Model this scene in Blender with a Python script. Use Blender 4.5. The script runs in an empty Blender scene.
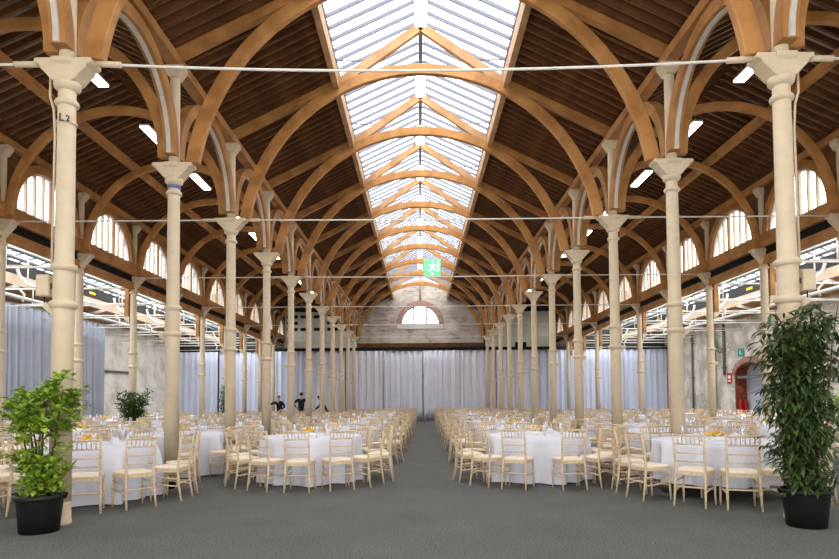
import bpy, math, random
from math import sin, cos, pi, radians, sqrt, atan2, hypot
from mathutils import Vector, Matrix

C = bpy.context.scene.collection
SC = bpy.context.scene
random.seed(7)

# ------------------------------------------------------------------ camera
cam_data = bpy.data.cameras.new('camera')
cam = bpy.data.objects.new('camera', cam_data)
C.objects.link(cam)
cam.location = (-0.08, 0.0, 1.38)
TILT = radians(2.5)
cam.rotation_euler = (Matrix.Rotation(pi / 2 + TILT, 3, 'X') @ Matrix.Rotation(radians(-0.42), 3, 'Z')).to_euler()
cam_data.sensor_width = 36.0
cam_data.lens = 36.0 * 600.0 / 839.0
cam_data.shift_y = (400.0 - 600.0 * math.tan(TILT) - 279.5) / 839.0
cam_data.clip_end = 200
SC.camera = cam

# ------------------------------------------------------------------ daylight
world = bpy.data.worlds.new('overcast_sky')
SC.world = world
world.use_nodes = True
wn = world.node_tree.nodes
bg = wn['Background']
bg.inputs[0].default_value = (1.0, 0.985, 0.955, 1)
bg.inputs[1].default_value = 5.0

def portal(loc, rot, sx, sy):
    L = bpy.data.lights.new('daylight_portal', 'AREA')
    L.shape = 'RECTANGLE'; L.size = sx; L.size_y = sy
    L.cycles.is_portal = True
    o = bpy.data.objects.new('daylight_portal', L); C.objects.link(o)
    o.location = loc; o.rotation_euler = rot
    return o
portal((0, 20, 9.9), (0, 0, 0), 3.9, 42)
for s in (-1, 1):
    portal((s * 9.42, 22, 6.3), (0, s * pi / 2, 0), 1.3, 40)
    portal((s * 11.8, 20, 6.9), (0, 0, 0), 5.2, 46)
portal((0, -2.55, 2.0), (pi / 2, 0, 0), 12, 4)

SC.view_settings.view_transform = 'Standard'
SC.view_settings.look = 'None'
SC.view_settings.gamma = 1.0
SC.view_settings.use_curve_mapping = False
SC.view_settings.exposure = 0.0
try:
    SC.cycles.use_denoising = True
    SC.cycles.diffuse_bounces = 6
    SC.cycles.transparent_max_bounces = 16
    SC.cycles.sample_clamp_indirect = 8.0
except Exception:
    pass

# ------------------------------------------------------------------ materials
def srgb(r, g, b):
    def f(c):
        c /= 255.0
        return c / 12.92 if c <= 0.04045 else ((c + 0.055) / 1.055) ** 2.4
    return (f(r), f(g), f(b), 1)

MATS = {}
def mat(name, col, rough=0.6, var=0.0, scale=8.0, col2=None, bump=0.0, bscale=40.0, metal=0.0,
        stretch=None, spec=0.3, detail=4.0):
    m = bpy.data.materials.new(name); m.use_nodes = True
    nt = m.node_tree; n = nt.nodes; l = nt.links
    b = n['Principled BSDF']
    b.inputs['Base Color'].default_value = col
    b.inputs['Roughness'].default_value = rough
    b.inputs['Metallic'].default_value = metal
    if 'Specular IOR Level' in b.inputs: b.inputs['Specular IOR Level'].default_value = spec
    if var > 0 or col2 is not None or bump > 0:
        tc = n.new('ShaderNodeTexCoord')
        mp = n.new('ShaderNodeMapping'); l.new(tc.outputs['Object'], mp.inputs['Vector'])
        if stretch: mp.inputs['Scale'].default_value = stretch
    if var > 0 or col2 is not None:
        nz = n.new('ShaderNodeTexNoise'); nz.inputs['Scale'].default_value = scale
        nz.inputs['Detail'].default_value = detail
        l.new(mp.outputs['Vector'], nz.inputs['Vector'])
        rp = n.new('ShaderNodeValToRGB')
        c2 = col2 if col2 is not None else tuple(x * (1 - var) for x in col[:3]) + (1,)
        rp.color_ramp.elements[0].position = 0.35; rp.color_ramp.elements[0].color = c2
        rp.color_ramp.elements[1].position = 0.65; rp.color_ramp.elements[1].color = col
        l.new(nz.outputs['Fac'], rp.inputs['Fac'])
        l.new(rp.outputs['Color'], b.inputs['Base Color'])
    if bump > 0:
        n2 = n.new('ShaderNodeTexNoise'); n2.inputs['Scale'].default_value = bscale
        n2.inputs['Detail'].default_value = 3
        l.new(mp.outputs['Vector'], n2.inputs['Vector'])
        bp = n.new('ShaderNodeBump'); bp.inputs['Strength'].default_value = bump
        bp.inputs['Distance'].default_value = 0.02
        l.new(n2.outputs['Fac'], bp.inputs['Height']); l.new(bp.outputs['Normal'], b.inputs['Normal'])
    MATS[name] = m
    return m

M_CREAM = mat('cream_paint', srgb(218, 200, 172), 0.45, 0.10, 5, bump=0.1, bscale=25)
M_WHITEP = mat('white_paint', srgb(226, 222, 214), 0.5, 0.10, 6)
M_OAK = mat('varnished_timber', srgb(188, 136, 80), 0.5, 0, 2.2, srgb(154, 106, 58), 0.12, 30)
M_OAK2 = mat('pale_timber', srgb(192, 152, 110), 0.5, 0, 2.2, srgb(166, 124, 84), 0.1, 30)
M_RAFT = mat('brown_rafter_timber', srgb(118, 76, 42), 0.6, 0, 2.5, srgb(84, 53, 30), 0.1, 30)
M_DECK = mat('grey_roof_boards', srgb(192, 178, 162), 0.8, 0, 1.2, srgb(140, 118, 96))
M_DECKN = mat('brown_roof_boards', srgb(176, 136, 98), 0.8, 0, 1.2, srgb(140, 104, 72))
M_DARKW = mat('dark_timber', srgb(74, 52, 38), 0.7, 0.3, 3)
M_BEAD = mat('grey_white_bead', srgb(206, 203, 196), 0.5, 0.1, 8)
M_BAR = mat('lead_grey_glazing_bar', srgb(118, 122, 136), 0.5)
M_BLACK = mat('black_plastic', srgb(26, 27, 28), 0.45)
M_BLACKM = mat('matt_black', srgb(20, 20, 21), 0.8)
M_CLOTH = mat('white_linen', srgb(220, 221, 233), 0.85, 0.03, 3, bump=0.05, bscale=60)
M_CHAIR = mat('limewashed_wood', srgb(224, 204, 174), 0.5, 0, 30, srgb(200, 176, 146))
M_CUSH = mat('cream_cushion', srgb(238, 224, 202), 0.85, 0.05, 20)
M_DRAPE = mat('blue_grey_drape', srgb(236, 236, 248), 0.9, 0.06, 1.5)
M_DRAPE2 = mat('blue_drape', srgb(214, 219, 236), 0.9, 0.06, 1.5)
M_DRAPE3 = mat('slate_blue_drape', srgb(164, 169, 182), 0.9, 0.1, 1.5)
M_YEL = mat('yellow_petals', srgb(255, 226, 64), 0.6, 0, 60, srgb(252, 206, 40))
M_ORG = mat('orange_petals', srgb(252, 200, 60), 0.6)
M_LEAFL = mat('light_green_leaf', srgb(172, 198, 76), 0.4, 0, 7, srgb(116, 152, 46))
M_LEAFD = mat('dark_green_leaf', srgb(84, 104, 58), 0.35, 0, 7, srgb(48, 68, 36))
M_LEAFM = mat('mid_green_leaf', srgb(88, 122, 52), 0.4, 0, 7, srgb(50, 86, 34))
M_STEM = mat('brown_stem', srgb(96, 72, 48), 0.8, 0.3, 20)
M_SOIL = mat('dark_soil', srgb(50, 38, 30), 0.95, 0.4, 30)
M_DISH = mat('white_china', srgb(240, 240, 238), 0.25)
M_BRICK = mat('red_brick_reveal', srgb(158, 82, 58), 0.85, 0, 6, srgb(112, 52, 38))
M_PINKB = mat('pink_brick', srgb(190, 156, 142), 0.85, 0, 7, srgb(156, 116, 100))
M_RED = mat('red_enamel', srgb(200, 30, 34), 0.35)
M_SIGNRED = mat('red_sign_board', srgb(216, 60, 60), 0.5)
M_TEAL = mat('teal_sign_board', srgb(60, 168, 160), 0.5)
M_GREENB = mat('green_plastic', srgb(16, 120, 72), 0.5)
M_GREY = mat('grey_metal', srgb(150, 154, 154), 0.4, 0.1, 9, metal=0.3)
M_GREYG = mat('grey_green_pipe', srgb(110, 122, 116), 0.5)
M_STEEL = mat('white_iron', srgb(232, 228, 218), 0.45, 0.08, 6)
M_PANEL = mat('beige_board', srgb(218, 196, 172), 0.7, 0.06, 3)
M_BLUEW = mat('pale_blue_door_paint', srgb(206, 212, 226), 0.6)
M_GALL = mat('white_gallery_board', srgb(232, 230, 220), 0.7, 0.08, 2)
M_GALLG = mat('pale_green_plaster', srgb(222, 224, 206), 0.8, 0.08, 1)
M_DKGREY = mat('dark_grey_plaster', srgb(74, 72, 70), 0.9, 0.2, 1)
M_YLAB = mat('yellow_label', srgb(236, 206, 40), 0.5)
M_SKIN = mat('skin', srgb(206, 160, 134), 0.6)
M_HAIR = mat('dark_hair', srgb(40, 30, 24), 0.6)
M_BLUEBAND = mat('blue_band', srgb(92, 108, 150), 0.5)
M_SIGNTXT = mat('grey_letter', srgb(84, 80, 74), 0.5)
M_PIPE = mat('pale_grey_pipe', srgb(208, 208, 204), 0.45, 0.08, 5)

def emis(name, col, st):
    m = bpy.data.materials.new(name); m.use_nodes = True
    n = m.node_tree.nodes; b = n['Principled BSDF']
    b.inputs['Base Color'].default_value = tuple(0.7 * c for c in col[:3]) + (1,)
    b.inputs['Emission Color'].default_value = col
    b.inputs['Emission Strength'].default_value = st
    return m
M_LAMP = emis('fluorescent_tube_light', srgb(255, 244, 222), 14)
M_EXITG = emis('exit_sign_green', srgb(140, 238, 185), 0.4)
M_EXITW = emis('exit_sign_white', srgb(220, 255, 240), 0.6)

def glass(name, tint=(0.95, 0.97, 1.0, 1), fac=0.12):
    m = bpy.data.materials.new(name); m.use_nodes = True
    nt = m.node_tree; n = nt.nodes; n.clear()
    o = n.new('ShaderNodeOutputMaterial'); t = n.new('ShaderNodeBsdfTransparent')
    g = n.new('ShaderNodeBsdfTranslucent'); x = n.new('ShaderNodeMixShader')
    t.inputs[0].default_value = tint; g.inputs[0].default_value = (0.9, 0.92, 0.95, 1)
    x.inputs[0].default_value = fac
    nt.links.new(t.outputs[0], x.inputs[1]); nt.links.new(g.outputs[0], x.inputs[2])
    nt.links.new(x.outputs[0], o.inputs[0])
    return m
M_GLASS = glass('roof_glass')
M_WGLASS = glass('window_glass')

def tumbler_mat():
    m = bpy.data.materials.new('clear_glassware'); m.use_nodes = True
    nt = m.node_tree; n = nt.nodes; n.clear()
    o = n.new('ShaderNodeOutputMaterial'); t = n.new('ShaderNodeBsdfTransparent')
    g = n.new('ShaderNodeBsdfGlossy'); x = n.new('ShaderNodeMixShader')
    d = n.new('ShaderNodeBsdfDiffuse'); d.inputs[0].default_value = (0.8, 0.82, 0.84, 1)
    y = n.new('ShaderNodeMixShader'); y.inputs[0].default_value = 0.5
    g.inputs['Roughness'].default_value = 0.1; x.inputs[0].default_value = 0.45
    nt.links.new(g.outputs[0], y.inputs[1]); nt.links.new(d.outputs[0], y.inputs[2])
    nt.links.new(t.outputs[0], x.inputs[1]); nt.links.new(y.outputs[0], x.inputs[2])
    nt.links.new(x.outputs[0], o.inputs[0])
    return m
M_TUMB = tumbler_mat()

# carpet: grey with fine speckle
M_CARPET = mat('grey_carpet', srgb(120, 121, 117), 0.95, 0, 55, srgb(72, 73, 71), 0.5, 120, detail=6)
def add_large_var(m, amount=0.25, scale=0.6, stretch=(1, 1, 1)):
    nt = m.node_tree; n = nt.nodes; l = nt.links; b = n['Principled BSDF']
    lk = b.inputs['Base Color'].links
    tc = n.new('ShaderNodeTexCoord'); mp = n.new('ShaderNodeMapping'); mp.inputs['Scale'].default_value = stretch
    nz = n.new('ShaderNodeTexNoise'); nz.inputs['Scale'].default_value = scale
    nz.inputs['Detail'].default_value = 5
    l.new(tc.outputs['Object'], mp.inputs['Vector']); l.new(mp.outputs['Vector'], nz.inputs['Vector'])
    mr = n.new('ShaderNodeMapRange'); mr.inputs['From Min'].default_value = 0.3; mr.inputs['From Max'].default_value = 0.7
    mr.inputs['To Min'].default_value = 1 - amount; mr.inputs['To Max'].default_value = 1 + amount * 0.3
    l.new(nz.outputs['Fac'], mr.inputs['Value'])
    mx = n.new('ShaderNodeMix'); mx.data_type = 'RGBA'; mx.blend_type = 'MULTIPLY'; mx.inputs[0].default_value = 1
    if lk: l.new(lk[0].from_socket, mx.inputs[6])
    else: mx.inputs[6].default_value = b.inputs['Base Color'].default_value
    l.new(mr.outputs['Result'], mx.inputs[7]); l.new(mx.outputs[2], b.inputs['Base Color'])
add_large_var(M_CARPET, 0.14, 1.2)

def stone_mat(name, c1, c2, mortar, bw=0.45, bh=0.2, patch=None, patch_pos=0.55, rot=(0, 0, 0)):
    m = bpy.data.materials.new(name); m.use_nodes = True
    nt = m.node_tree; n = nt.nodes; l = nt.links; b = n['Principled BSDF']
    b.inputs['Roughness'].default_value = 0.9
    tc = n.new('ShaderNodeTexCoord'); mp = n.new('ShaderNodeMapping'); mp.inputs['Rotation'].default_value = rot
    l.new(tc.outputs['Object'], mp.inputs['Vector'])
    wz = n.new('ShaderNodeTexNoise'); wz.inputs['Scale'].default_value = 3
    l.new(mp.outputs['Vector'], wz.inputs['Vector'])
    ad = n.new('ShaderNodeMix'); ad.data_type = 'RGBA'; ad.blend_type = 'LINEAR_LIGHT'; ad.inputs[0].default_value = 0.06
    l.new(mp.outputs['Vector'], ad.inputs[6]); l.new(wz.outputs['Color'], ad.inputs[7])
    br = n.new('ShaderNodeTexBrick'); br.inputs['Color1'].default_value = c1; br.inputs['Color2'].default_value = c2
    br.inputs['Mortar'].default_value = mortar; br.inputs['Scale'].default_value = 1
    br.inputs['Brick Width'].default_value = bw; br.inputs['Row Height'].default_value = bh
    br.inputs['Mortar Size'].default_value = 0.018
    l.new(ad.outputs[2], br.inputs['Vector'])
    nz = n.new('ShaderNodeTexNoise'); nz.inputs['Scale'].default_value = 1.1; nz.inputs['Detail'].default_value = 8
    l.new(tc.outputs['Object'], nz.inputs['Vector'])
    rp = n.new('ShaderNodeValToRGB'); rp.color_ramp.elements[0].position = patch_pos - 0.12; rp.color_ramp.elements[1].position = patch_pos + 0.14
    rp.color_ramp.elements[0].color = (0, 0, 0, 1); rp.color_ramp.elements[1].color = (1, 1, 1, 1)
    l.new(nz.outputs['Fac'], rp.inputs['Fac'])
    mx = n.new('ShaderNodeMix'); mx.data_type = 'RGBA'
    l.new(rp.outputs['Color'], mx.inputs[0]); l.new(br.outputs['Color'], mx.inputs[6])
    mx.inputs[7].default_value = patch or c1
    l.new(mx.outputs[2], b.inputs['Base Color'])
    bp = n.new('ShaderNodeBump'); bp.inputs['Strength'].default_value = 0.4; bp.inputs['Distance'].default_value = 0.03
    l.new(br.outputs['Fac'], bp.inputs['Height']); bp.invert = True
    l.new(bp.outputs['Normal'], b.inputs['Normal'])
    return m
M_ENDW = stone_mat('whitewashed_end_brick', srgb(204, 194, 180), srgb(146, 130, 116), srgb(190, 180, 168), 0.34, 0.14, srgb(216, 208, 196), 0.54, (-pi / 2, 0, 0))
M_SIDER = stone_mat('grey_rubble_stone', srgb(238, 231, 219), srgb(206, 198, 184), srgb(192, 184, 170), 0.34, 0.15, srgb(246, 240, 230), 0.52, (-pi / 2, 0, pi / 2))
M_SIDEL = stone_mat('whitewashed_wall', srgb(240, 236, 226), srgb(222, 214, 200), srgb(206, 198, 184), 0.5, 0.22, srgb(244, 240, 232), 0.44, (-pi / 2, 0, pi / 2))

# ------------------------------------------------------------------ mesh builder
class MB:
    def __init__(s): s.v = []; s.f = []; s.m = []; s.sm = []; s.mi = 0
    def face(s, idx, smooth=False): s.f.append(tuple(idx)); s.m.append(s.mi); s.sm.append(smooth)
    def box(s, x0, x1, y0, y1, z0, z1):
        b = len(s.v)
        s.v += [(x0, y0, z0), (x1, y0, z0), (x1, y1, z0), (x0, y1, z0), (x0, y0, z1), (x1, y0, z1), (x1, y1, z1), (x0, y1, z1)]
        for q in ((3, 2, 1, 0), (4, 5, 6, 7), (0, 1, 5, 4), (1, 2, 6, 5), (2, 3, 7, 6), (3, 0, 4, 7)): s.face([b + i for i in q])
        return s
    def beam(s, p, q, w, h, up=(0, 0, 1)):
        """square timber from p to q; h across `up`, w across the other way"""
        p = Vector(p); q = Vector(q); d = (q - p).normalized(); u = Vector(up)
        sd = d.cross(u).normalized(); u = sd.cross(d).normalized()
        b = len(s.v)
        for c in (p, q):
            for a, e in ((-1, -1), (1, -1), (1, 1), (-1, 1)):
                s.v.append(tuple(c + sd * (a * w / 2) + u * (e * h / 2)))
        for k in ((3, 2, 1, 0), (4, 5, 6, 7), (0, 1, 5, 4), (1, 2, 6, 5), (2, 3, 7, 6), (3, 0, 4, 7)): s.face([b + i for i in k])
        return s
    def tube(s, pts, r, n=8, caps=True):
        pts = [Vector(p) for p in pts]; rs = r if isinstance(r, (list, tuple)) else [r] * len(pts)
        b = len(s.v); ref = None
        for i, p in enumerate(pts):
            d = (pts[min(i + 1, len(pts) - 1)] - pts[max(i - 1, 0)]).normalized()
            if ref is None: ref = Vector((1, 0, 0)) if abs(d.x) < 0.9 else Vector((0, 1, 0))
            a = d.cross(ref).normalized(); c = d.cross(a).normalized(); ref = a.cross(d).normalized() if False else ref
            for k in range(n):
                t = 2 * pi * k / n
                s.v.append(tuple(p + a * (rs[i] * cos(t)) + c * (rs[i] * sin(t))))
        for i in range(len(pts) - 1):
            for k in range(n):
                k2 = (k + 1) % n
                s.face((b + i * n + k, b + i * n + k2, b + (i + 1) * n + k2, b + (i + 1) * n + k), True)
        if caps:
            s.face([b + k for k in range(n)][::-1]); e = b + (len(pts) - 1) * n; s.face([e + k for k in range(n)])
        return s
    def lathe(s, prof, n=24, c=(0, 0, 0), smooth=True, caps=True):
        b = len(s.v)
        for r, z in prof:
            for k in range(n):
                t = 2 * pi * k / n
                s.v.append((c[0] + r * cos(t), c[1] + r * sin(t), c[2] + z))
        for i in range(len(prof) - 1):
            for k in range(n):
                k2 = (k + 1) % n
                s.face((b + i * n + k, b + i * n + k2, b + (i + 1) * n + k2, b + (i + 1) * n + k), smooth)
        if caps:
            if prof[0][0] > 1e-4: s.face([b + k for k in range(n)][::-1])
            if prof[-1][0] > 1e-4: e = b + (len(prof) - 1) * n; s.face([e + k for k in range(n)])
        return s
    def arch(s, c, r0, r1, a0, a1, t0, t1, axis='y', n=24):
        """curved timber: circle centre c=(u,z), radii r0..r1, angles, thickness t0..t1 along axis"""
        b = len(s.v)
        for i in range(n + 1):
            a = a0 + (a1 - a0) * i / n
            for r in (r0, r1):
                for t in (t0, t1):
                    u = c[0] + r * cos(a); z = c[1] + r * sin(a)
                    s.v.append((u, t, z) if axis == 'y' else (t, u, z))
        for i in range(n):
            p = b + i * 4; q = p + 4
            s.face((p, p + 1, q + 1, q)); s.face((p + 2, q + 2, q + 3, p + 3))
            s.face((p, q, q + 2, p + 2)); s.face((p + 1, p + 3, q + 3, q + 1))
        s.face((b, b + 2, b + 3, b + 1)); e = b + n * 4; s.face((e, e + 1, e + 3, e + 2))
        return s
    def poly(s, pts, t0, t1, axis='y'):
        """outline in (u,z) pushed from t0 to t1 along axis"""
        b = len(s.v); k = len(pts)
        for t in (t0, t1):
            for u, z in pts: s.v.append((u, t, z) if axis == 'y' else (t, u, z) if axis == 'x' else (u, z, t))
        s.face([b + i for i in range(k)]); s.face([b + k + i for i in range(k)][::-1])
        for i in range(k):
            j = (i + 1) % k; s.face((b + i, b + k + i, b + k + j, b + j))
        return s
    def add(s, other, M=None, mi=None):
        b = len(s.v)
        for v in other.v: s.v.append(tuple(M @ Vector(v)) if M is not None else v)
        for f, m, sm in zip(other.f, other.m, other.sm):
            s.f.append(tuple(b + i for i in f)); s.m.append(m if mi is None else mi); s.sm.append(sm)
        return s
    def mesh(s, name, mats):
        me = bpy.data.meshes.new(name); me.from_pydata(s.v, [], s.f)
        for m in (mats if isinstance(mats, (list, tuple)) else [mats]): me.materials.append(m)
        me.polygons.foreach_set('material_index', s.m); me.polygons.foreach_set('use_smooth', s.sm)
        me.update()
        import bmesh
        bm = bmesh.new(); bm.from_mesh(me); bmesh.ops.recalc_face_normals(bm, faces=bm.faces); bm.to_mesh(me); bm.free()
        return me
    def build(s, name, mats, parent=None, loc=None):
        o = bpy.data.objects.new(name, s.mesh(name, mats)); C.objects.link(o)
        if parent: o.parent = parent
        if loc: o.location = loc
        return o

def bevel(o, w=0.01, seg=2):
    md = o.modifiers.new('bevel', 'BEVEL'); md.width = w; md.segments = seg; md.limit_method = 'ANGLE'; md.angle_limit = radians(40)
    return o
def tag(o, label, cat, group=None):
    o['label'] = label; o['category'] = cat
    if group: o['group'] = group
    return o
def struct(o, label=None):
    o['kind'] = 'structure'
    if label: o['label'] = label
    return o
def empty(name, loc=(0, 0, 0), rz=0.0):
    o = bpy.data.objects.new(name, None); C.objects.link(o); o.location = loc; o.rotation_euler = (0, 0, rz); o.empty_display_size = 0.1
    return o
KIDS = {}
def kids(o): return list(o.children)
def link_copy(o, parent=None):
    c = o.copy(); C.objects.link(c)
    if parent is not None: c.parent = parent
    return c
def dup(root, loc, rz=0.0, tree=None):
    """copy a thing with its parts and sub-parts (tree: precomputed [(part, [subparts])])"""
    r = root.copy(); C.objects.link(r); r.location = loc; r.rotation_euler = (0, 0, rz)
    for p, subs in (tree if tree is not None else [(p, list(p.children)) for p in root.children]):
        c = p.copy(); C.objects.link(c); c.parent = r
        for q in subs:
            d = q.copy(); C.objects.link(d); d.parent = c
    return r
ORD = ['first', 'second', 'third', 'fourth', 'fifth', 'sixth', 'seventh', 'eighth', 'ninth', 'tenth', 'eleventh', 'twelfth', 'thirteenth']
SIDE = {-1: 'left', 1: 'right'}

# ------------------------------------------------------------------ dimensions
S = 3.05
Y0 = 6.86
def ky(k): return Y0 + S * k
W = 4.17          # nave column line
XO = 9.20         # outer column line
XW = 16.5         # outer wall
YB = 40.45        # end wall
YF = -2.0         # end behind the camera, where the added wall stands
CAP = 5.36
PL = 7.02         # underside of wall plates
RIDGE_A = (W + XO) / 2
NK = 11           # columns k = 0..10

# ------------------------------------------------------------------ floor, walls, end
b = MB(); b.box(-XW - 0.5, XW + 0.5, YF, YB + 0.5, -0.2, 0.0)
struct(b.build('floor', M_CARPET), 'grey speckled carpet floor of the hall')

def arc_pts(c, r, a0, a1, n=20): return [(c[0] + r * cos(a0 + (a1 - a0) * i / n), c[1] + r * sin(a0 + (a1 - a0) * i / n)) for i in range(n + 1)]

b = MB(); b.box(-XW - 0.5, -XW, YF, YB, 0, 5.45)
struct(b.build('wall_left', M_SIDEL), 'whitewashed stone wall along the left side')
b = MB(); b.poly([(-XW - 0.5, 0), (-6, 0), (-6, 4), (6, 4), (6, 0), (XW + 0.5, 0), (XW + 0.5, 6.6), (10, 6.6), (10, 8.8), (2, 8.8), (2, 9.8), (-2, 9.8), (-2, 8.8), (-10, 8.8), (-10, 6.6), (-XW - 0.5, 6.6)], YF - 0.5, YF)  # unseen wall added to cut the frontal light; its opening leaves some fill
struct(b.build('wall_front_unseen', M_SIDEL), 'unseen wall added behind the viewer, its opening sized for front light')
# right wall with an arched doorway
D0, D1, DSP = 28.75, 31.5, 2.55
cdy = (D0 + D1) / 2; rd = (D1 - D0) / 2; rise = 0.62
arcp = [(cdy + rd * cos(pi * i / 16), DSP + rise * sin(pi * i / 16)) for i in range(17)]   # from D1 to D0
outl = [(YF, 0), (D0, 0)] + arcp[::-1] + [(D1, 0), (YB, 0), (YB, 5.45), (YF, 5.45)]
b = MB(); b.poly(outl, XW, XW + 0.55, 'x')
struct(b.build('wall_right', M_SIDER), 'rough grey stone wall along the right side')
d = empty('door_1', (XW, cdy, 0)); struct(d, 'arched brick doorway in the right stone wall')
def ring(r0x, r0z, tx0, tx1):
    m = MB(); o = [(rd * 1.0 * cos(pi * i / 16), DSP + rise * sin(pi * i / 16)) for i in range(17)]
    i_ = [((rd - 0.07) * cos(pi * i / 16), DSP + (rise - 0.07) * sin(pi * i / 16)) for i in range(17)]
    pts = [(rd, 0.0)] + o + [(-rd, 0.0), (-rd + 0.07, 0.0)] + i_[::-1] + [(rd - 0.07, 0.0)]
    return m.poly(pts, tx0, tx1, 'x')
ring(0, 0, -0.02, 0.55).build('brick_lining', M_BRICK, d)
m = MB(); o_ = [((rd + 0.3) * cos(pi * i / 16), DSP + (rise + 0.3) * sin(pi * i / 16)) for i in range(17)]
i_ = [(rd * cos(pi * i / 16), DSP + rise * sin(pi * i / 16)) for i in range(17)]
m.poly(o_ + i_[::-1], -0.03, 0.0, 'x'); m.build('brick_arch', M_PINKB, d)
m = MB(); m.box(0.57, 0.65, -rd - 0.3, rd + 0.3, 0, 3.3); m.build('door_leaf', M_BLUEW, d)
m = MB(); m.box(0.05, 0.25, -rd + 0.08, rd - 0.08, 2.36, 2.5); m.build('lintel', M_GREYG, d)

# end wall of the nave with the lunette window
hw = W + 0.1
b = MB()
b.poly([(-hw, 0), (hw, 0), (hw, 6.5), (-hw, 6.5)], YB, YB + 0.5)
b.poly([(-hw, 6.5), (-1.32, 6.5)] + arc_pts((0, 6.5), 1.32, pi, 0)[1:-1] + [(1.32, 6.5), (hw, 6.5), (hw, 7.3), (1.88, 8.5), (1.88, 8.9), (0, 9.78), (-1.88, 8.9), (-1.88, 8.5), (-hw, 7.3)], YB, YB + 0.5)
struct(b.build('wall_back', M_ENDW), 'whitewashed brick gable wall at the far end of the nave')
w = empty('window_1', (0, YB, 6.5)); struct(w, 'half-round window in the far brick gable')
m = MB(); m.arch((0, 0), 1.32, 1.62, 0, pi, -0.04, 0.3); m.build('brick_arch', M_PINKB, w)
m = MB(); m.box(-1.55, 1.55, -0.05, 0.3, -0.3, 0.0); m.build('window_sill', M_WHITEP, w)
m = MB()
for x in (-0.44, 0.44): m.box(x - 0.05, x + 0.05, 0.18, 0.26, 0, sqrt(1.32 ** 2 - x * x))
m.arch((0, 0), 1.24, 1.32, 0, pi, 0.18, 0.26); m.box(-1.3, 1.3, 0.18, 0.26, 0, 0.07); m.box(-1.2, 1.2, 0.19, 0.25, 0.42, 0.48)
m.build('window_frame', M_GREY, w)
m = MB(); m.poly(arc_pts((0, 0), 1.3, 0, pi), 0.21, 0.22); m.build('window_pane', M_WGLASS, w)
m = MB(); m.box(-hw, hw, YB - 0.15, YB, 4.95, 5.22)
struct(m.build('trim_1', M_RAFT), 'dark brown beam across the far brick wall above the drapes')
m = MB(); m.tube([(0, YB - 0.06, 9.2), (0, YB - 0.06, 8.15)], 0.05, 8)
tag(m.build('wall_conduit', M_PINKB), 'thin reddish pipe running down the far gable above the half-round window', 'pipe')
# end walls of the aisles and lean-tos
for s in (-1, 1):
    x0, x1 = sorted((s * hw, s * (XW + 0.5)))
    m = MB(); m.box(x0, x1, YB, YB + 0.3, 0, 8.7)
    struct(m.build('wall_end_' + SIDE[s], M_DKGREY), 'dark plaster wall behind the drapes at the far end of the %s aisle' % SIDE[s])
g = empty('slotted_gallery_front', (-6.75, YB - 0.3, 5.35)); tag(g, 'white boarded gallery front with rows of dark slots above the far left drapes', 'gallery front')
m = MB(); m.box(-2.35, 2.4, 0, 0.28, 0, 2.0); m.build('board', M_GALL, g)
m = MB(); m.box(-2.45, 2.45, 0.05, 0.28, -0.75, 0.0); m.build('lower_board', M_GALLG, g)
for r_ in range(3):
    for c_ in range(5):
        x = -1.85 + c_ * 0.9
        if r_ == 1 and c_ in (1, 2): continue
        m = MB(); m.box(x - 0.36, x + 0.36, -0.012, 0.0, 0.72 + r_ * 0.42, 0.93 + r_ * 0.42); m.build('slot', M_BLACKM, g)
g = empty('gallery_panel', (6.75, YB - 0.3, 4.6)); tag(g, 'pale greenish boarded panel above the far right drapes', 'gallery front')
m = MB(); m.box(-2.35, 2.2, 0, 0.28, 0.05, 2.7); m.build('board', M_GALLG, g)
m = MB(); m.box(-0.4, 0.35, -0.015, 0.0, 0.18, 0.62); m.build('opening', M_BLACKM, g)
m = MB(); m.box(-1.0, 1.1, -0.01, 0.2, 2.7, 3.4); m.build('upper_louvre', M_BLACKM, g)

# ------------------------------------------------------------------ roof
def slope_ceiling(name, xa, za, xb, zb, deck, label, ya=YF, yb=YB + 0.3, kfirst=0.5, nraft=80, wr=0.06, dr=0.12):
    root = MB()
    dx, dz = xb - xa, zb - za; L = hypot(dx, dz); nx, nz = -dz / L, dx / L
    if nz < 0: nx, nz = -nx, -nz
    root.poly([(xa, za), (xb, zb), (xb + nx * 0.08, zb + nz * 0.08), (xa + nx * 0.08, za + nz * 0.08)], ya, yb)
    o = struct(root.build('ceiling', deck), label)
    # rafters under the boards
    m = MB()
    p = Vector((xa - nx * dr / 2, 0, za - nz * dr / 2)); q = Vector((xb - nx * dr / 2, 0, zb - nz * dr / 2))
    m.beam(p, q, wr, dr, (nx, 0, nz))
    r0 = m.build('rafter', M_RAFT, o)
    y = ky(kfirst) + S / 24; r0.location = (0, y, 0)
    for i in range(1, 100):
        c = link_copy(r0, o); c.location = (0, y + i * S / 12, 0)
    rest = MB(); i = 100
    while y + i * S / 12 < YB - 0.1:
        yy = y + i * S / 12; i += 1
        rest.beam(p + Vector((0, yy, 0)), q + Vector((0, yy, 0)), wr, dr, (nx, 0, nz))
    e = rest.build('rafters', M_RAFT, o); e['kind'] = 'stuff'
    return o
ZN, ZK, ZAR = 7.42, 8.54, 8.62
SN = (ZK - ZN) / (W - 1.9)
for s in (-1, 1):
    slope_ceiling('n', s * (W + 0.12), ZN - 0.12 * SN, s * 1.9, ZK, M_DECKN, 'boarded %s slope of the nave roof with close-set rafters' % SIDE[s], nraft=86)
    slope_ceiling('i', s * (W + 0.12), ZN, s * RIDGE_A, ZAR, M_DECK, 'boarded inner slope of the %s aisle roof with rafters' % SIDE[s], nraft=84)
    slope_ceiling('o', s * (XO + 0.1), ZN, s * RIDGE_A, ZAR, M_DECK, 'boarded outer slope of the %s aisle roof with rafters' % SIDE[s], nraft=84)

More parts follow.
